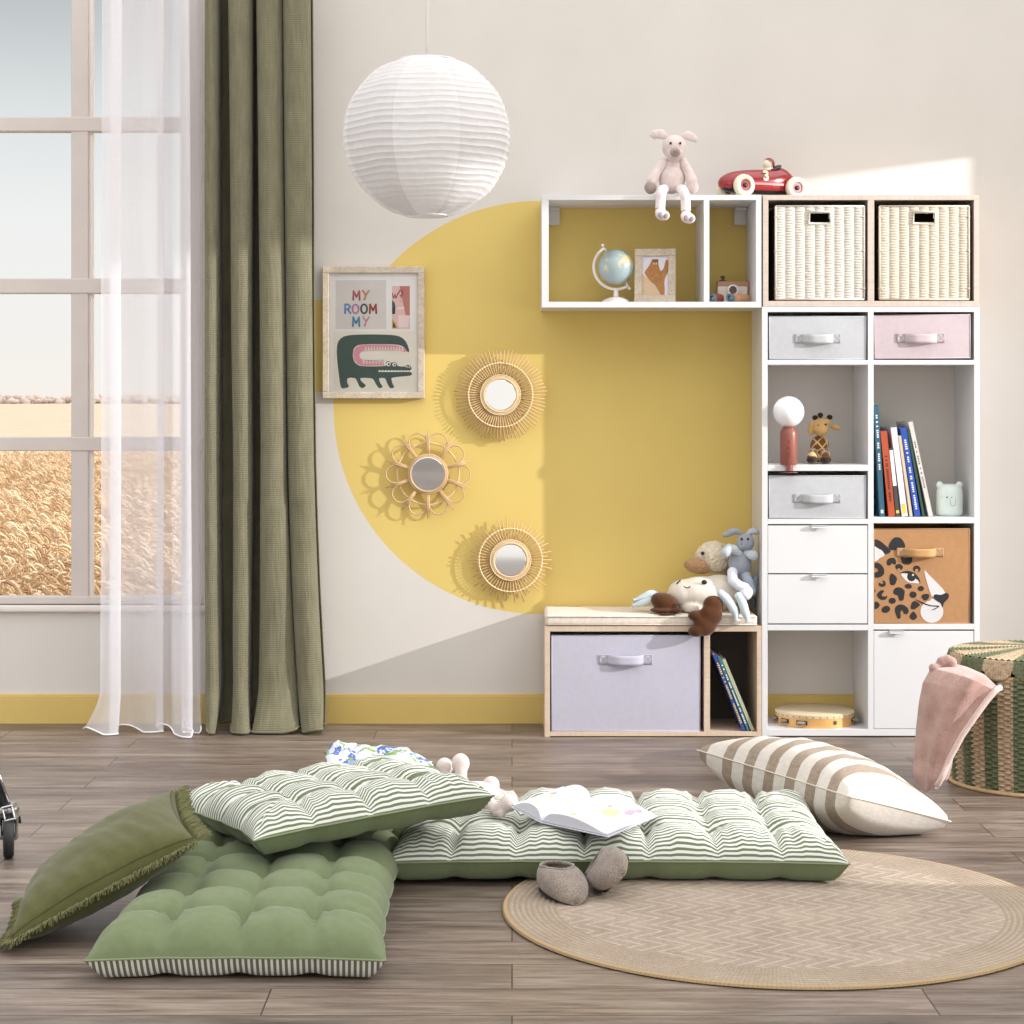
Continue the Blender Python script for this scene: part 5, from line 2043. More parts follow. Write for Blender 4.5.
def mattress(name, label, cat, group, L, W, nx, ny, zs, top, bot, M, mtop, mbot, zlow, seed, tx=None, ty=None, res=11, corner=.02, off=None):
    """tufted pad: L along local x, W along local y, seam at zs above the underside"""
    tx = tx or [i / nx for i in range(1, nx)]
    ty = ty or [j / ny for j in range(1, ny)]
    root = thing(name, label, cat, M.translation, group, False)
    root.rotation_euler = M.to_euler()
    r0 = random.Random(seed)
    tufts = [((a + r0.uniform(-.006, .006)) * L, (b + r0.uniform(-.008, .008)) * W) for a in tx for b in ty]
    gx, gy = L / nx, W / ny

    def outline(u, v):
        x, y = (u - .5) * L, (v - .5) * W
        # sides drawn in between the corners, nipped at each tuft row
        ex = corner * (1 - abs(2 * v - 1) ** 3)
        ey = corner * (1 - abs(2 * u - 1) ** 3)
        nipx = sum(gauss((v - b) * W, .025) for b in ty) * .004
        nipy = sum(gauss((u - a) * L, .025) for a in tx) * .004
        x *= 1 - (ex + nipx) * 2 / L
        y *= 1 - (ey + nipy) * 2 / W
        return x, y

    def height(u, v, amp):
        X, Y = u * L, v * W
        e = (1 - abs(2 * u - 1) ** (L / .055)) * (1 - abs(2 * v - 1) ** (W / .055))
        du, dv = min(u, 1 - u) * L, min(v, 1 - v) * W
        prof = (1 - math.exp(-du / .038)) * (1 - math.exp(-dv / .038))
        prof = max(0, prof) ** .62
        # quilted cells
        cx = min(abs(X - a * L) for a in tx)
        cy = min(abs(Y - b * W) for b in ty)
        dt = min(math.hypot(X - p, Y - q) for p, q in tufts)
        crease = max(gauss(cx, .011), gauss(cy, .011))
        soft_ = max(gauss(cx, .05), gauss(cy, .05))
        inx = 1 if tx[0] * L * .5 < X < L - tx[0] * L * .5 else .6
        d = .15 * soft_ + .17 * crease + .36 * gauss(dt, .030)
        if dv < ty[0] * W:
            d += .20 * gauss(cx, .010) + .07 * gauss(cx - .026 - .02 * (1 - dv / (ty[0] * W)), .008)
        if du < tx[0] * L:
            d += .20 * gauss(cy, .010) + .07 * gauss(cy - .026 - .02 * (1 - du / (tx[0] * L)), .008)
        h = prof * (1 - min(d, .88) * (.55 + .45 * inx))
        # gathers running from the edge tufts to the seam
        edge = gauss(min(du, dv) - .035, .045)
        wr = .0085 * edge * nz3(X * (38 if dv < du else 6), Y * (38 if du < dv else 6), seed)
        wr += .010 * edge * prof * nz3(X * 14, Y * 14, seed + 3)
        return amp * h + wr * min(1, min(du, dv) / .02) + .003 * prof * nz3(X * 22, Y * 22, seed + 7)
    warp = off or (lambda x, y: 0)
    NU, NV = nx * res, ny * res

    def fn(u, v):
        # finer spacing at the rim
        u2, v2 = u, v
        x, y = outline(u2, v2)
        return Vector((x, y, zs + height(u2, v2, top) + warp(x, y)))

    def fb(u, v):
        x, y = outline(u, v)
        du, dv = min(u, 1 - u) * L, min(v, 1 - v) * W
        p = min(1, min(du, dv) / .035)
        p = math.sin(p * PI / 2)
        bl = .004 * nz3(u * L * 20, v * W * 20, seed + 11) * (1 - p) * (1 if min(du, dv) > .004 else 0)
        cx = min(abs(u - a) * L for a in tx)
        cy = min(abs(v - b) * W for b in ty)
        nip = max(gauss(cx, .022) if dv < .09 else 0, gauss(cy, .022) if du < .09 else 0) * .12
        return Vector((x, y, zs - bot * p * (1 - nip) + bl + warp(x, y)))
    # distances measured over the puffed surface, so the stripes keep their width at the rim
    def dense(t):
        return lerp(t, .5 - .5 * math.cos(PI * t), .75)

    def arc(n, width):
        out, s0, prev = [0], 0, None
        for i in range(n + 1):
            t = dense(i / n)
            d = min(t, 1 - t) * width
            p = (t * width, top * max(0, 1 - math.exp(-d / .038)) ** .62)
            if prev:
                s0 += math.hypot(p[0] - prev[0], p[1] - prev[1])
                out.append(s0)
            prev = p
        return out
    AU, AV = arc(NU, L), arc(NV, W)
    uvf = lambda u, v: (AU[round(u * NU)], AV[round(v * NV)])
    uvb = lambda u, v: (dense(u) * L, dense(v) * W)
    fn0, fb0 = fn, fb
    fn1 = lambda u, v: fn0(dense(u), dense(v))
    fb1 = lambda u, v: fb0(dense(u), dense(v))
    obj('top_cover', sheet(NU, NV, fn1, uvf), mtop, root, 180)
    obj('underside', sheet(NU, NV, fb1, uvb), mbot, root, 180)
    bm = BM()
    rim = [(t / 40, 0) for t in range(40)] + [(1, t / 30) for t in range(30)] + [(1 - t / 40, 1) for t in range(40)] + [(0, 1 - t / 30) for t in range(30)]
    tube(bm, [fn1(*q) for q in rim], .0022, 6, True)
    obj('piping', bm, M_CORD, root, 180)
    for p, q in tufts:
        u, v = p / L, q / W
        c = fn(u, v)
        bm = BM()
        ell(bm, c + Vector((0, 0, .0004)), (.006, .006, .0022), seg=10, rings=6)
        obj('tuft', bm, M_CORD, root, 180)
    return root, fn


def RZ(x, y, z, deg, pitch=0, roll=0):
    return Matrix.Translation((x, y, z)) @ Euler((math.radians(roll), math.radians(pitch), math.radians(deg))).to_matrix().to_4x4()


# plain green one, long side running towards the wall
GWid, GLen = .578, 1.10
Mg = RZ(-.532, -2.560, .0, 90)
green, green_f = mattress('floor_mattress', 'plain sage green tufted floor mattress under the striped square cushion', 'mattress', 'tufted green floor cushions', GLen, GWid, 7, 4, .046, .080, .043, Mg,
                          M_GRN, stripe_mat('ticking stripe underside lengthwise', 1, .0112, (236, 234, 226), (108, 108, 92), -.1), 0, 2, res=13)
# striped long one
LL, LW = 1.065, .64
Ml = RZ(.245, -2.048, .010, -.6)
longm, long_f = mattress('floor_mattress', 'long green and white striped tufted floor mattress with an open book on it', 'mattress', 'tufted green floor cushions', LL, LW, 7, 4, .050, .074, .047, Ml,
                         M_STR, M_GRN, 0, 5, res=13)
# striped square one lying over both
Q = .58
Ms = RZ(-.424, -2.266, .136, 27.0, -4.5, -3.5)
sq, sq_f = mattress('floor_cushion', 'square green and white striped tufted cushion lying across the green mattress', 'cushion', 'tufted green floor cushions', Q, Q, 4, 4, .045, .070, .042, Ms,
                    M_STR, M_GRN2, 0, 9, res=14, corner=.022)


# ---- loose pillows -----------------------------------------------------------------------
def pillow_fn(c4, T, side=1, inset=.05, seed=0, power=.5, uvs=(1, 1)):
    A, B_, C_, D = [Vector(c) for c in c4]      # corners in order: (0,0) (1,0) (1,1) (0,1)
    n = ((B_ - A).cross(D - A)).normalized()

    def f(u, v):
        uu = .5 + (u - .5) * (1 - inset * (1 - (2 * v - 1) ** 2) * 2)
        vv = .5 + (v - .5) * (1 - inset * (1 - (2 * u - 1) ** 2) * 2)
        p = A * (1 - uu) * (1 - vv) + B_ * uu * (1 - vv) + C_ * uu * vv + D * (1 - uu) * vv
        a, b = 1 - (2 * u - 1) ** 2, 1 - (2 * v - 1) ** 2
        h = (max(0, a * b)) ** power
        rim = min(a, b)
        wr = (.008 * nz3(u * 4, v * 4, seed) + .0035 * nz3(u * 16 + v * 6, v * 3, seed + 2)) * min(1, rim * 4)
        return p + n * side * (T * h + wr * (1 if side > 0 else .4))
    return f


def rim_list(n=36):
    return [(t / n, 0) for t in range(n)] + [(1, t / n) for t in range(n)] + [(1 - t / n, 1) for t in range(n)] + [(0, 1 - t / n) for t in range(n)]


# olive fringed pillow leaning on the green mattress
M_OLIVE = fabric('olive washed linen', (86, 86, 50), 1500, .15, .10, .2)
ca, cd, cb, cc = (-1.018, -2.885, .022), (-.658, -2.765, .200), (-1.06, -2.57, .035), (-.768, -2.385, .226)
op = thing('throw_pillow', 'olive green fringed linen pillow leaning on the corner of the green mattress', 'pillow', (-.89, -2.6, 0))
f1 = pillow_fn((ca, cd, cc, cb), .078, 1, .035, 4, .38)
f2 = pillow_fn((ca, cd, cc, cb), .062, -1, .035, 4, .42)
obj('front_cover', sheet(60, 60, f1), M_OLIVE, op, 180)
obj('back_cover', sheet(60, 60, f2), M_OLIVE, op, 180)
bm = BM()
rf = random.Random(8)
ctr = Vector((-.87, -2.64, .12))
nn = ((Vector(cd) - Vector(ca)).cross(Vector(cb) - Vector(ca))).normalized()
rim = rim_list(170)
for i, (u, v) in enumerate(rim):
    p = f1(u, v)
    q = f1(*rim[(i + 1) % len(rim)])
    out = (p - ctr)
    ex = Vector((0, 0, 0))
    e1, e2 = (Vector(cd) - Vector(ca)).normalized(), (Vector(cb) - Vector(ca)).normalized()
    if v == 0 and u < 1:
        ex = -e2
    elif u == 1 and v < 1:
        ex = e1
    elif v == 1 and u > 0:
        ex = e2
    else:
        ex = -e1
    for s_ in range(3):
        b0 = p.lerp(q, s_ / 3)
        L = rf.uniform(.022, .038)
        tgt = b0 + ex * L + nn * rf.uniform(-.004, .008) + (q - p) * rf.uniform(-2.2, 2.2) + Vector((0, 0, -.003))
        tgt.z = max(tgt.z, .002)
        md = b0.lerp(tgt, .5) + nn * .003
        md.z = max(md.z, .003)
        tube(bm, [b0 - ex * .003, md, tgt], [.0011, .0013, .0009], 4)
obj('fringe', bm, mat('olive fringe', (112, 111, 72), .9, .12, 60), op, 180)
bm = BM()
tube(bm, [f1(lerp(.03, .97, abs(0)), 0)] and [f1(.5 + (u - .5) * .978, .5 + (v - .5) * .978) + nn * .0006 for u, v in rim_list(60)], .0008, 4, True)
obj('stitch_line', bm, mat('olive stitch', (80, 80, 46), .9, 0), op, 180)

# taupe striped pillow at the end of the long mattress
tc = (.838, -1.985, .138)
tb_ = (1.127, -1.815, .040)
ta = at(697, 750, -1.42)
td = Vector(ta) + Vector(tb_) - Vector(tc)


def taupe_mat():
    k = NT('slub stripe linen')
    s = k.sep(k.uv())
    u = s[0]
    ph = k.math('FRACT', k.math('DIVIDE', k.math('SUBTRACT', u, .165), .1365))
    band = k.math('MULTIPLY', k.math('LESS_THAN', ph, .47), k.math('LESS_THAN', u, .93))
    band = k.math('MULTIPLY', band, k.math('GREATER_THAN', u, .16))
    tip = k.math('MAXIMUM', k.math('LESS_THAN', u, .035), k.math('LESS_THAN', k.math('ABSOLUTE', k.math('SUBTRACT', u, .965)), .012))
    tip = k.math('LESS_THAN', u, .06)
    slx = k.noise(k.comb(k.math('MULTIPLY', u, 14), k.math('MULTIPLY', s[1], 110), 0), 2, 3)
    sly = k.noise(k.comb(k.math('MULTIPLY', u, 220), k.math('MULTIPLY', s[1], 9), 0), 2, 3)
    sl = k.math('ADD', k.math('MULTIPLY', slx, .5), k.math('MULTIPLY', sly, .5))
    a = k.ramp(sl, [(.35, rgb(204, 195, 184)), (.65, rgb(222, 215, 206))])
    b = k.ramp(sl, [(.35, rgb(136, 119, 103)), (.65, rgb(170, 153, 136))])
    col = k.mix(k.math('MAXIMUM', band, tip), a, b)
    return k.done(k.pbr(col, .9, k.bump(sl, .35, .002), sheen=.15, spec=.15))


M_TAUPE = taupe_mat()
tp = thing('throw_pillow', 'cream and taupe striped linen pillow between the long mattress and the wicker hamper', 'pillow', (.83, -1.65, 0))
g1 = pillow_fn((ta, tc, tb_, td), .108, 1, .05, 14, .38)
g2 = pillow_fn((ta, tc, tb_, td), .120, -1, .05, 14, .36)
obj('front_cover', sheet(80, 48, g1), M_TAUPE, tp, 180)
obj('back_cover', sheet(80, 48, lambda u, v: (lambda p: Vector((p.x, p.y, max(p.z, .003))))(g2(u, v))), M_TAUPE, tp, 180)
bm = BM()
tube(bm, [g1(u, v) for u, v in rim_list(40)], .0022, 6, True)
obj('seam', bm, mat('taupe seam', (214, 202, 186), .9, .05), tp, 180)


# ---- felt slippers -------------------------------------------------------------------------
def felt_mat():
    k = NT('grey felt')
    nz = k.noise(k.coord(), 260, 4, .75)
    n2 = k.noise(k.coord(), 40, 3)
    col = k.ramp(k.math('ADD', k.math('MULTIPLY', nz, .7), k.math('MULTIPLY', n2, .3)), [(.35, rgb(104, 92, 84)), (.65, rgb(164, 150, 138))])
    return k.done(k.pbr(col, .95, k.bump(nz, .8, .002), sheen=.4, spec=.1))


M_FELT = felt_mat()
M_FELTD = mat('felt lining', (74, 64, 58), .95, .1, 60)


def slipper(label, M):
    root = thing('slipper', label, 'slipper', M.translation, 'pair of felt slippers', False)
    root.rotation_euler = M.to_euler()
    L, Wd, Hh = .190, .106, .076

    def shell(k_, zb):
        def f(u, v):
            # v: 0 heel .. 1 toe, u round the section
            t = min(max(v, .001), .999)
            prof = (math.sin(PI * t ** .9)) ** .42
            w = Wd / 2 * prof * (.86 + .22 * t) * k_
            h = Hh * (math.sin(PI * min(1, .10 + .90 * t)) ** .38) * (1.04 - .34 * t) * k_
            a = 2 * PI * u
            cx, sy2 = math.cos(a), math.sin(a)
            x = w * math.copysign(abs(cx) ** .85, cx)
            z = h * (.5 + .5 * math.copysign(abs(sy2) ** .75, sy2)) + zb
            y = (t - .5) * L * (k_ * .5 + .5)
            return Vector((x, y, z))
        return f
    fo = shell(1, 0)
    bm = sheet(44, 40, fo, closed_u=True)

    def opening(p):
        return ((p.x / .035) ** 2 + ((p.y + .034) / .048) ** 2 < 1) and p.z > .03
    bmesh.ops.delete(bm, geom=[q for q in bm.faces if opening(q.calc_center_median())], context='FACES')
    bmesh.ops.remove_doubles(bm, verts=bm.verts, dist=.0004)
    o = obj('felt_upper', bm, M_FELT, root, 180)
    solid(o, .005, -1)
    bm = BM()
    pts = []
    for i in range(36):
        a = 2 * PI * i / 36
        x, y = .0355 * math.cos(a), -.034 + .0485 * math.sin(a)
        best = max((fo(.25 + du / 60, (y / L + .5)) for du in range(-14, 15)), key=lambda p: -abs(p.x - x) )
        pts.append(Vector((x, y, best.z - .001)))
    tube(bm, pts, .0036, 8, True)
    obj('collar', bm, M_FELT, root, 180)
    bm = sheet(24, 24, lambda u, v: (lambda p: Vector((p.x * .93, p.y * .93, .007)))(fo(0 if u > .5 else .5, v)).lerp((lambda p: Vector((p.x * .93, p.y * .93, .007)))(fo(.5 if u > .5 else 0, v)), abs(u - .5) if False else (u if u <= .5 else 1 - u)))
    obj('insole', bm, M_FELTD, root, 180)
    return root


slipper('grey felt slipper standing flat on the rug with its opening showing', RZ(.112, -2.455, .0092, 198))
slipper('grey felt slipper tipped over against its twin, toe down on the rug', Matrix.Translation((.240, -2.44, .048)) @ Euler((math.radians(24), math.radians(52), math.radians(205))).to_matrix().to_4x4())

# ---- open picture book -------------------------------------------------------------------------
zb = .133
b0 = Vector((.070, -2.262, zb))      # near end of the spine
sv = Vector((.125, .222, 0))         # along the spine
rv = Vector((.146, -.150, 0))        # across the right page
lv = Vector((-.068, .047, .026))     # across the left page
bk_ = thing('open_book', 'open picture book with white illustrated pages lying on the long striped mattress', 'book', tuple(b0))
M_PG = mat('book page', (214, 213, 222), .55, .02, 10)
for nm, vec, wgt, th in (('right_page', rv, 1, .013), ('left_page', lv, 1, .016)):
    def top(u, v, vec=vec, th=th):
        q = .020 * math.sin(PI * min(1, u * 1.08)) ** .8 * (1 - .45 * u) + th * (1 - u * .75) * min(1, u * 9)
        return b0 + sv * v + vec * u + Vector((0, 0, q + .002))
    bm = sheet(24, 10, top)
    # page block edges
    bot_ = lambda u, v, vec=vec: b0 + sv * v + vec * u + Vector((0, 0, .0022))
    for v in (0, 1):
        for i in range(24):
            a, b = i / 24, (i + 1) / 24
            bm.faces.new([bm.verts.new(p) for p in (top(a, v), top(b, v), bot_(b, v), bot_(a, v))])
    bm.faces.new([bm.verts.new(p) for p in (top(1, 0), top(1, 1), bot_(1, 1), bot_(1, 0))])
    obj('page_block', bm, M_PG, bk_, 50)

    def cov(u, v, vec=vec):
        return b0 - sv * .02 + sv * 1.04 * v + vec * 1.03 * u
    c_ = obj('cover', sheet(4, 4, cov), mat('book board', (206, 206, 216), .5, .02), bk_, None)
    solid(c_, .002, 0)
    bm = BM()

    def mark(uc, vc, ru, rv_, mi_, n=12):
        ring = [bm.verts.new(top(uc + ru * math.cos(2 * PI * i / n) * (1 + .25 * math.sin(3 * i)), vc + rv_ * math.sin(2 * PI * i / n)) + Vector((0, 0, .0006))) for i in range(n)]
        bm.faces.new(ring).material_index = mi_
    if nm == 'right_page':
        for a in ((.66, .52, .10, .13, 0), (.80, .74, .05, .10, 1), (.84, .88, .04, .05, 1), (.40, .12, .05, .04, 0), (.55, .66, .03, .04, 1)):
            mark(*a)
    else:
        for a in ((.24, .10, .15, .06, 0), (.16, .34, .12, .06, 0), (.5, .52, .09, .05, 1), (.4, .42, .06, .05, 0)):
            mark(*a)
    obj('illustration', bm, [mat('page ink ochre', (238, 208, 150), .6, .1, 60), mat('page ink rose', (206, 152, 168), .6, .1, 60)], bk_, None)

# ---- floral cloth crumpled at the back of the square cushion ---------------------------------------


def floral():
    k = NT('blue and green floral cotton')
    v = k.coord()
    n1 = k.noise(v, 34, 3, .5)
    v2 = k.n('ShaderNodeVectorMath', operation='ADD')
    k.put(v2.inputs[0], v)
    v2.inputs[1].default_value = (3, 5, 1)
    n2 = k.noise(v2.outputs[0], 44, 3, .5)
    col = k.mix(k.math('GREATER_THAN', n1, .56), rgb(206, 209, 220), rgb(84, 102, 168))
    col = k.mix(k.math('GREATER_THAN', n2, .59), col, rgb(132, 156, 88))
    col = k.mix(k.math('GREATER_THAN', n1, .66), col, rgb(152, 176, 216))
    return k.done(k.pbr(col, .85, None, sheen=.1, spec=.2))


c0 = at(327, 771, -1.93)


def cloth(u, v):
    px = lerp(326, 432, u)
    Y = lerp(-2.02, -1.86, v)
    p = at(px, 770, Y)
    env = (math.sin(PI * min(1, v * 1.02))) ** .6
    pr = [(0, .030), (.08, .050), (.3, .046), (.55, .046), (.75, .040), (.9, .022), (1, .004)]
    for (a, ha), (b, hb_) in zip(pr, pr[1:]):
        if a <= u <= b:
            hh = lerp(ha, hb_, (u - a) / (b - a))
    fold = .004 * math.sin(u * 30 + v * 9) * env + .010 * nz3(u * 7, v * 5, 3) + .004 * nz3(u * 26, v * 9, 8)
    z = .212 - .01 * u + hh * env + fold * env
    return Vector((p.x + .012 * nz3(u * 8, v * 6, 12), Y + .010 * nz3(u * 7, v * 6, 22), z))


fc = sheet(90, 40, cloth)
fcl = obj('floral_cloth', fc, floral(), None, 180)
solid(fcl, .002)
tag(fcl, 'crumpled white cloth with blue and green flowers on the square striped cushion', 'cloth')

# ---- pale plush lying behind the square cushion -------------------------------------------------------
M_LAMB = soft('pale pink-white plush', (222, 206, 200), .7, 420, .06)
Yw = -2.03
wb = thing('plush_lamb', 'pale pink-white plush toy lying behind the square striped cushion, feet and paws showing', 'soft toy', (-.07, -2.0, .13))
blob('body', [('e', (-.085, -2.03, .158), (.060, .050, .026))], M_LAMB, wb, .004, 3)
for px, py, r, Y in ((444.5, 767, 8.5, -1.955), (460.5, 763.5, 9.2, -1.985)):
    c = at(px, py, Y)
    s_ = r * (Y - CAM_Y) / F
    blob('foot', [('e', c, (s_, s_ * .8, s_ * 1.12)), ('c', [c, c + Vector((.004, -.012, -.04)), (-.095, -2.03, .158)], [s_ * .8, .014, .014])], M_LAMB, wb, .003, 3)
for px, py, r, Y in ((491, 785, 8.8, -2.02), (508.5, 803, 9.2, -2.185)):
    c = at(px, py, Y)
    s_ = r * (Y - CAM_Y) / F
    prims = [('e', c, (s_, s_ * .8, s_)), ('c', [c, (c.x - .03, c.y + .0, c.z - .016), (-.075, -2.035, .158)], [s_ * .8, .014, .014])]
    if px > 500:
        prims.append(('e', at(501, 812, Y), (s_ * .62, s_ * .6, s_ * .62)))
    blob('paw', prims, M_LAMB, wb, .003, 3)

# ---- wicker hamper ------------------------------------------------------------------------------------
HX, HY, HR, HZ = 1.545, -1.075, .258, .335
hm = thing('hamper', 'round green and natural striped wicker hamper with scalloped lid', 'basket', (HX, HY, 0))


def hamper_mat(nb, name):
    k = NT(name)
    s = k.sep(k.uv())
    st = k.math('SINE', k.math('MULTIPLY', s[0], 2 * PI * nb))
    nz = k.noise(k.scale(k.coord(), (40, 40, 90)), 2, 4, .7)
    tan = k.ramp(nz, [(.3, rgb(148, 124, 98)), (.6, rgb(204, 182, 152))])
    grn = k.ramp(nz, [(.3, rgb(78, 84, 62)), (.6, rgb(122, 128, 98))])
    col = k.mix(k.math('GREATER_THAN', st, .05), tan, grn)
    return k.done(k.pbr(col, .7, k.bump(nz, .4, .002), spec=.25))


NB = 18
ROWS = 44


def ham(u, v):
    a = 2 * PI * u
    z = HZ * v
    r = HR * (.965 + .035 * math.sin(PI * min(1, v * 1.15) * .5))
    stake = u * 80
    r += .0052 * math.sin(2 * PI * ROWS * .5 * v + PI * (int(stake) % 2)) * abs(math.sin(PI * stake)) ** .5 + .0018 * math.sin(2 * PI * ROWS * v * 1.0)
    return Vector((HX + r * math.cos(a), HY + r * math.sin(a), z + .002))


obj('woven_body', sheet(416, 250, ham, closed_u=True), hamper_mat(NB, 'striped wicker'), hm, 180)
for zz in (.006, HZ - .002):
    bm = BM()
    tube(bm, [(HX + (HR - .004) * math.cos(2 * PI * i / 72), HY + (HR - .004) * math.sin(2 * PI * i / 72), zz) for i in range(72)], .006, 8, True)
    obj('braided_rim', bm, M_RAT, hm, 180)
bm = BM()
lathe(bm, [(HR - .012, .008), (.001, .008)], 48, Matrix.Translation((HX, HY, 0)))
obj('base', bm, M_RAT, hm, 180)
LRD = .250
LZ = .385
lidm = hamper_mat(NB // 2 * 1.0, 'striped wicker lid')


def lid(u, v):
    a = 2 * PI * u
    r = .004 + (LRD - .004) * v
    z = LZ + .016 * (1 - v) ** 1.4
    z += .0024 * math.sin(2 * PI * u * 84) * min(1, v * 3) + .002 * math.sin(2 * PI * 22 * v)
    return Vector((HX + r * math.cos(a), HY + r * math.sin(a), z))


ld = obj('lid', sheet(336, 88, lid, closed_u=True), hamper_mat(NB // 2, 'striped wicker lid top'), hm, 180)
NSC = NB


def skirt(u, v):
    a = 2 * PI * u
    ph = (u * NSC) % 1
    drop = .018 + .040 * math.sqrt(max(0, 1 - (2 * ph - 1) ** 2))
    r = LRD + .004 + .010 * v
    fan = .0022 * math.sin(2 * PI * u * NSC * 11)
    return Vector((HX + (r + fan) * math.cos(a), HY + (r + fan) * math.sin(a), LZ - .002 - drop * v))


sk = obj('scalloped_edge', sheet(NSC * 44, 10, skirt, closed_u=True), hamper_mat(NB // 2, 'striped wicker scallops'), hm, 180)
solid(sk, .004, -1)

# ---- pink plush blanket -------------------------------------------------------------------------------


def plush_mat():
    k = NT('dusty pink plush')
    nz = k.noise(k.coord(), 240, 4, .7)
    n2 = k.noise(k.coord(), 14, 4, .6)
    col = k.ramp(k.math('ADD', k.math('MULTIPLY', nz, .4), k.math('MULTIPLY', n2, .6)), [(.35, rgb(152, 116, 105)), (.65, rgb(190, 156, 146))])
    return k.done(k.pbr(col, .95, k.bump(nz, .7, .003), sheen=.8, spec=.05))


# rows from the hamper mouth down to the floor: left column, right column (photo px), row y left / right, depth
ROWP = [(962, 664, 1000, 690, -1.16, -1.318), (945, 663, 1000, 688, -1.22, -1.345), (930, 668, 996, 691, -1.255, -1.372), (922, 682, 988, 700, -1.275, -1.380), (918, 702, 976, 716, -1.285, -1.388),
        (915.5, 726, 962, 736, -1.29, -1.39), (913.5, 752, 950, 758, -1.30, -1.392), (912.5, 772, 943, 776, -1.31, -1.395), (913, 786.5, 938, 787.5, -1.315, -1.39)]
nR = len(ROWP) - 1


def blank(u, v):
    q = v * nR
    i = min(int(q), nR - 1)
    t = q - i
    A, B = ROWP[i], ROWP[i + 1]
    r = [lerp(a, b, t) for a, b in zip(A, B)]
    px, py, Y = lerp(r[0], r[2], u), lerp(r[1], r[3], u), lerp(r[4], r[5], u)
    bulge = .035 * math.sin(PI * u) ** .8 * math.sin(PI * min(1, .15 + v)) + (.010 * math.sin(u * 11 + v * 2) + .004 * math.sin(u * 23 - v * 5)) * math.sin(PI * u) * (1 - .85 * v)
    e_ = max(0, (v - .80) / .20)              # the end rolls under on the floor
    px = lerp(px, 926, .22 * e_ ** 2)
    py += 5 * e_ * math.sin(PI * u)
    bulge += .012 * math.sin(PI * e_)
    Y -= bulge + .006 * nz3(u * 4, v * 5, 6)
    py -= 6 * math.sin(PI * u) * (1 - v) ** 2
    p = at(px, py, Y)
    p.z = max(p.z, .016)
    rx, ry = p.x - HX, p.y - HY
    rr_ = math.hypot(rx, ry)
    if rr_ < .298:                    # hangs clear of the wicker
        p.x, p.y = HX + rx * .298 / rr_, HY + ry * .298 / rr_
    return p


bl = thing('blanket', 'dusty pink plush blanket hanging out of the hamper to the floor', 'blanket', (1.16, -1.32, 0))
o = obj('blanket_cloth', sheet(50, 80, blank), plush_mat(), bl, 180)
solid(o, .022, -1)
sb_ = o.modifiers.new('round', 'SUBSURF')
sb_.levels = sb_.render_levels = 1
bm = BM()
tube(bm, [blank(.985, i / 40) + Vector((.001, -.003, 0)) for i in range(3, 40)], .0085, 10)
plabel(obj('rolled_edge', bm, mat('pale pink plush edge', (204, 176, 168), .95, .06, 40, .6, 240, .003, sheen=.8), bl, 180), 'paler fluffy edge')
kn_ = [at(939, 668, -1.255), at(942, 662.5, -1.255), at(947, 661, -1.255), at(951, 663, -1.26)]
blob('knot', [('c', kn_, [.014, .019, .02, .018]), ('e', at(934, 668, -1.265), (.016, .016, .014))], plush_mat(), bl, .004, 3)

# ---- scooter at the left edge ---------------------------------------------------------------------------
SX, SYY = -1.235, -2.045
M_CHR = mat('chrome', (200, 202, 206), .15, .02, metal=1)
M_BLKP = mat('black rubber', (34, 34, 36), .55, .05)
so = thing('scooter', 'black and chrome kick scooter, its small front wheel resting on the floor beneath the window', 'scooter', (SX, SYY, 0))
yaw = math.radians(80)


def scp(px, py, Y=SYY):
    return at(px, py, Y)


wr_ = .052
M = Matrix.Translation((SX, SYY, wr_)) @ Matrix.Rotation(math.radians(14), 4, 'Z') @ Matrix.Rotation(PI / 2, 4, 'Y')
bm = BM()
lathe(bm, [(.030, -.0125), (.044, -.0132), (.050, -.010), (.052, -.004), (.052, .004), (.050, .010), (.044, .0132), (.030, .0125)], 40, M)
w_ = obj('wheel', bm, M_BLKP, so, 40)
bm = BM()
lathe(bm, [(.029, -.0135), (.012, -.0145), (.004, -.018), (.004, .018), (.012, .0145), (.029, .0135)], 28, M)
obj('hub', bm, M_CHR, w_, 40)
bm = BM()
for s_ in (-1, 1):
    x = SX + s_ * .0195
    box(bm, x - .0025, x + .0025, SYY - .010, SYY + .010, wr_ - .008, wr_ + .062, .002)
box(bm, SX - .024, SX + .024, SYY - .014, SYY + .014, wr_ + .056, wr_ + .074, .005, seg=2)
tube(bm, [(SX, SYY, wr_ + .07), scp(10.5, 811)], .0145, 14)
obj('fork', bm, M_CHR, so)
bm = BM()
arc = []
for i in range(15):
    a = math.radians(62 + 96 * i / 14)
    arc.append((SX, SYY - .058 * math.cos(a), wr_ + .058 * math.sin(a)))
for i in range(14):
    a, b = Vector(arc[i]), Vector(arc[i + 1])
    v = [bm.verts.new(a + Vector((s_ * .018, 0, 0))) for s_ in (-1, 1)] + [bm.verts.new(b + Vector((s_ * .018, 0, 0))) for s_ in (1, -1)]
    bm.faces.new(v)
bmesh.ops.remove_doubles(bm, verts=bm.verts, dist=.0005)
fe = obj('mudguard', bm, M_BLKP, so, 60)
solid(fe, .002)
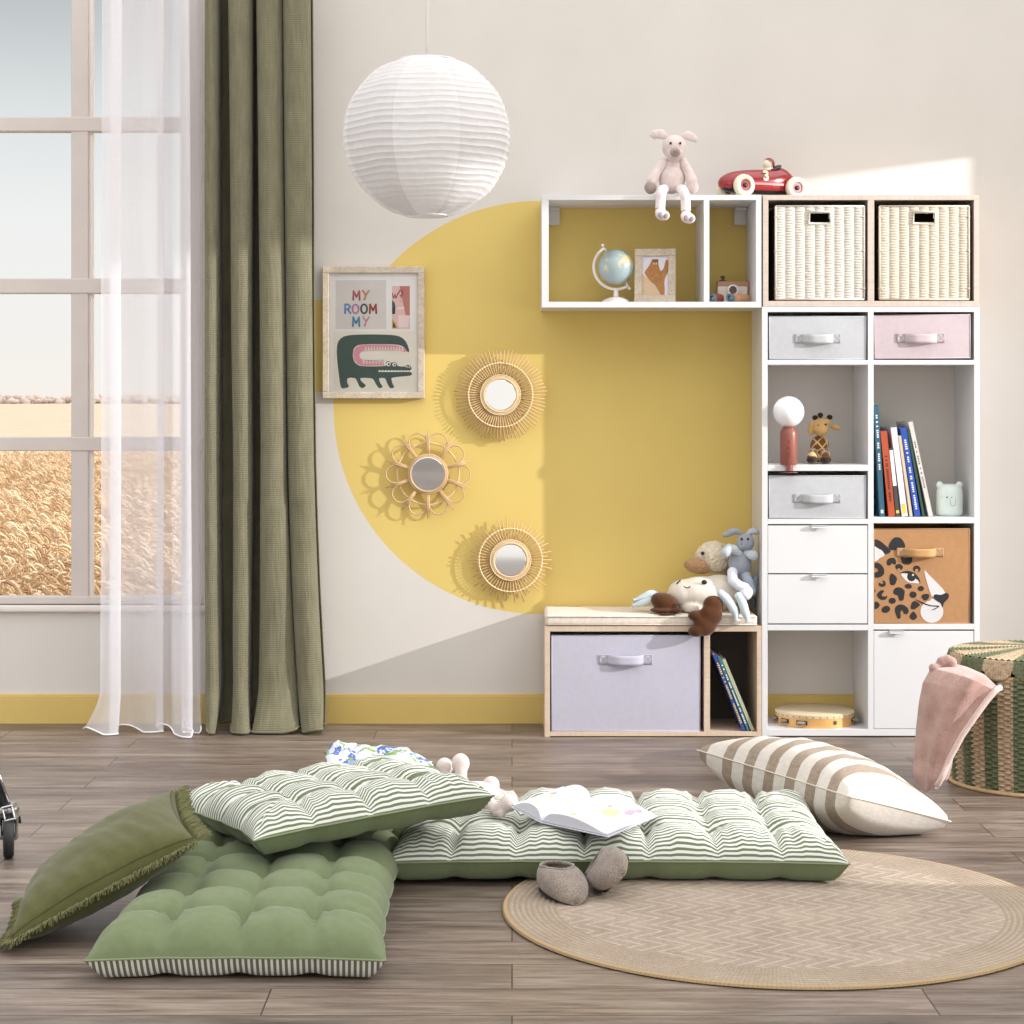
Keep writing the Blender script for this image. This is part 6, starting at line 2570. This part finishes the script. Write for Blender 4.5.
# folding block
bc_ = scp(11.2, 811)
Rb = Matrix.Translation(bc_) @ Matrix.Rotation(math.radians(-14), 4, 'Y')
bm = BM()
frame_bars(bm, -.0145, .0145, -.019, .019, .0052, -.030, .016, Rb)
obj('folding_block', bm, mat('brushed aluminium', (206, 206, 208), .3, .03, metal=1), so)
bm = BM()
box(bm, -.007, .007, -.010, .010, -.010, .010, .002, M=Rb)
obj('latch', bm, M_BLKP, so)
bm = BM()
top_ = scp(-2, 770) + Vector((-.03, 0, 0))
tube(bm, [scp(5, 806) , scp(-9, 768), scp(-60, 640)], .0145, 12)
obj('steering_tube', bm, M_BLKP, so, 180)
bm = BM()
tube(bm, [scp(9, 802, SYY - .012), scp(.5, 778, SYY - .012), scp(-8, 757, SYY - .012)], .003, 8)
obj('brake_rod', bm, M_CHR, so, 180)
bm = BM()
box(bm, SX - .62, SX - .06, SYY + .01, SYY + .12, .062, .078, .006, seg=2)
tube(bm, [(SX - .10, SYY + .06, .078), scp(4, 815)], .012, 10)
obj('deck', bm, M_BLKP, so)
Mr = Matrix.Translation((SX - .66, SYY + .065, wr_)) @ Matrix.Rotation(PI / 2, 4, 'X')
bm = BM()
lathe(bm, [(.012, -.0125), (.044, -.0132), (.050, -.010), (.052, -.004), (.052, .004), (.050, .010), (.044, .0132), (.012, .0125)], 32, Mr)
obj('wheel', bm, M_BLKP, so, 40)
# ================================================================ CAMERA, STUDIO LAMP AND SKY
cd_ = bpy.data.cameras.new('camera')
cam = bpy.data.objects.new('camera', cd_)
COL.objects.link(cam)
cam.location = (0, CAM_Y, CAM_Z)
cam.rotation_euler = (PI / 2, 0, 0)
cd_.sensor_width = 36
cd_.lens = F / 1024 * 36
cd_.shift_y = -112 / 1024
cd_.clip_end = 2000
SC.camera = cam

ld_ = bpy.data.lights.new('studio_lamp', 'POINT')  # studio lamp out of view, a point light imitating low sun
ld_.energy = 1700
ld_.shadow_soft_size = .035
ld_.color = (1, .988, .975)
lamp_obj = bpy.data.objects.new('studio_lamp', ld_)
COL.objects.link(lamp_obj)
lamp_obj.location = (6.8, -2.714, 2.66)

w = bpy.data.worlds.new('sky')
SC.world = w
w.use_nodes = True
t = w.node_tree
t.nodes.clear()
out = t.nodes.new('ShaderNodeOutputWorld')
bg = t.nodes.new('ShaderNodeBackground')
tc_ = t.nodes.new('ShaderNodeTexCoord')
sp_ = t.nodes.new('ShaderNodeSeparateXYZ')
t.links.new(tc_.outputs['Generated'], sp_.inputs[0])
rp = t.nodes.new('ShaderNodeValToRGB')
t.links.new(sp_.outputs[2], rp.inputs[0])
el = rp.color_ramp.elements
stops = [(0.0, (.70, .67, .62)), (.03, (.68, .665, .64)), (.09, (.65, .66, .655)), (.14, (.55, .575, .58)), (.20, (.37, .40, .41)), (.30, (.7, .70, .70)), (.5, (.98, .97, .96)), (1.0, (1.2, 1.19, 1.18))]
while len(el) < len(stops):
    el.new(.5)
for e, (p, c) in zip(el, stops):
    e.position = p
    e.color = (*c, 1)
# the sky is brighter behind the camera and towards the lamp side, as fill
dp = t.nodes.new('ShaderNodeVectorMath')
dp.operation = 'DOT_PRODUCT'
t.links.new(tc_.outputs['Generated'], dp.inputs[0])
dp.inputs[1].default_value = Vector((.30, -.95, -.10)).normalized()
mr = t.nodes.new('ShaderNodeMapRange')
t.links.new(dp.outputs['Value'], mr.inputs[0])
mr.inputs[1].default_value = -.35
mr.inputs[2].default_value = .25
mr.inputs[3].default_value = 1.0
mr.inputs[4].default_value = 1.12
t.links.new(rp.outputs[0], bg.inputs[0])
dq = t.nodes.new('ShaderNodeVectorMath')
dq.operation = 'DOT_PRODUCT'
t.links.new(tc_.outputs['Generated'], dq.inputs[0])
dq.inputs[1].default_value = (1, 0, 0)
m2_ = t.nodes.new('ShaderNodeMapRange')
t.links.new(dq.outputs['Value'], m2_.inputs[0])
for i_, v_ in ((1, -.1), (2, 1), (3, 1.0), (4, 2.0)):
    m2_.inputs[i_].default_value = v_
ml_ = t.nodes.new('ShaderNodeMath')
ml_.operation = 'MULTIPLY'
t.links.new(mr.outputs[0], ml_.inputs[0])
t.links.new(m2_.outputs[0], ml_.inputs[1])
t.links.new(ml_.outputs[0], bg.inputs[1])
t.links.new(bg.outputs[0], out.inputs[0])

vs_ = SC.view_settings
vs_.view_transform = 'Standard'
vs_.look = 'None'
vs_.gamma = 1
vs_.use_curve_mapping = False
vs_.exposure = .42
SC.cycles.max_bounces = 8
SC.cycles.transparent_max_bounces = 24
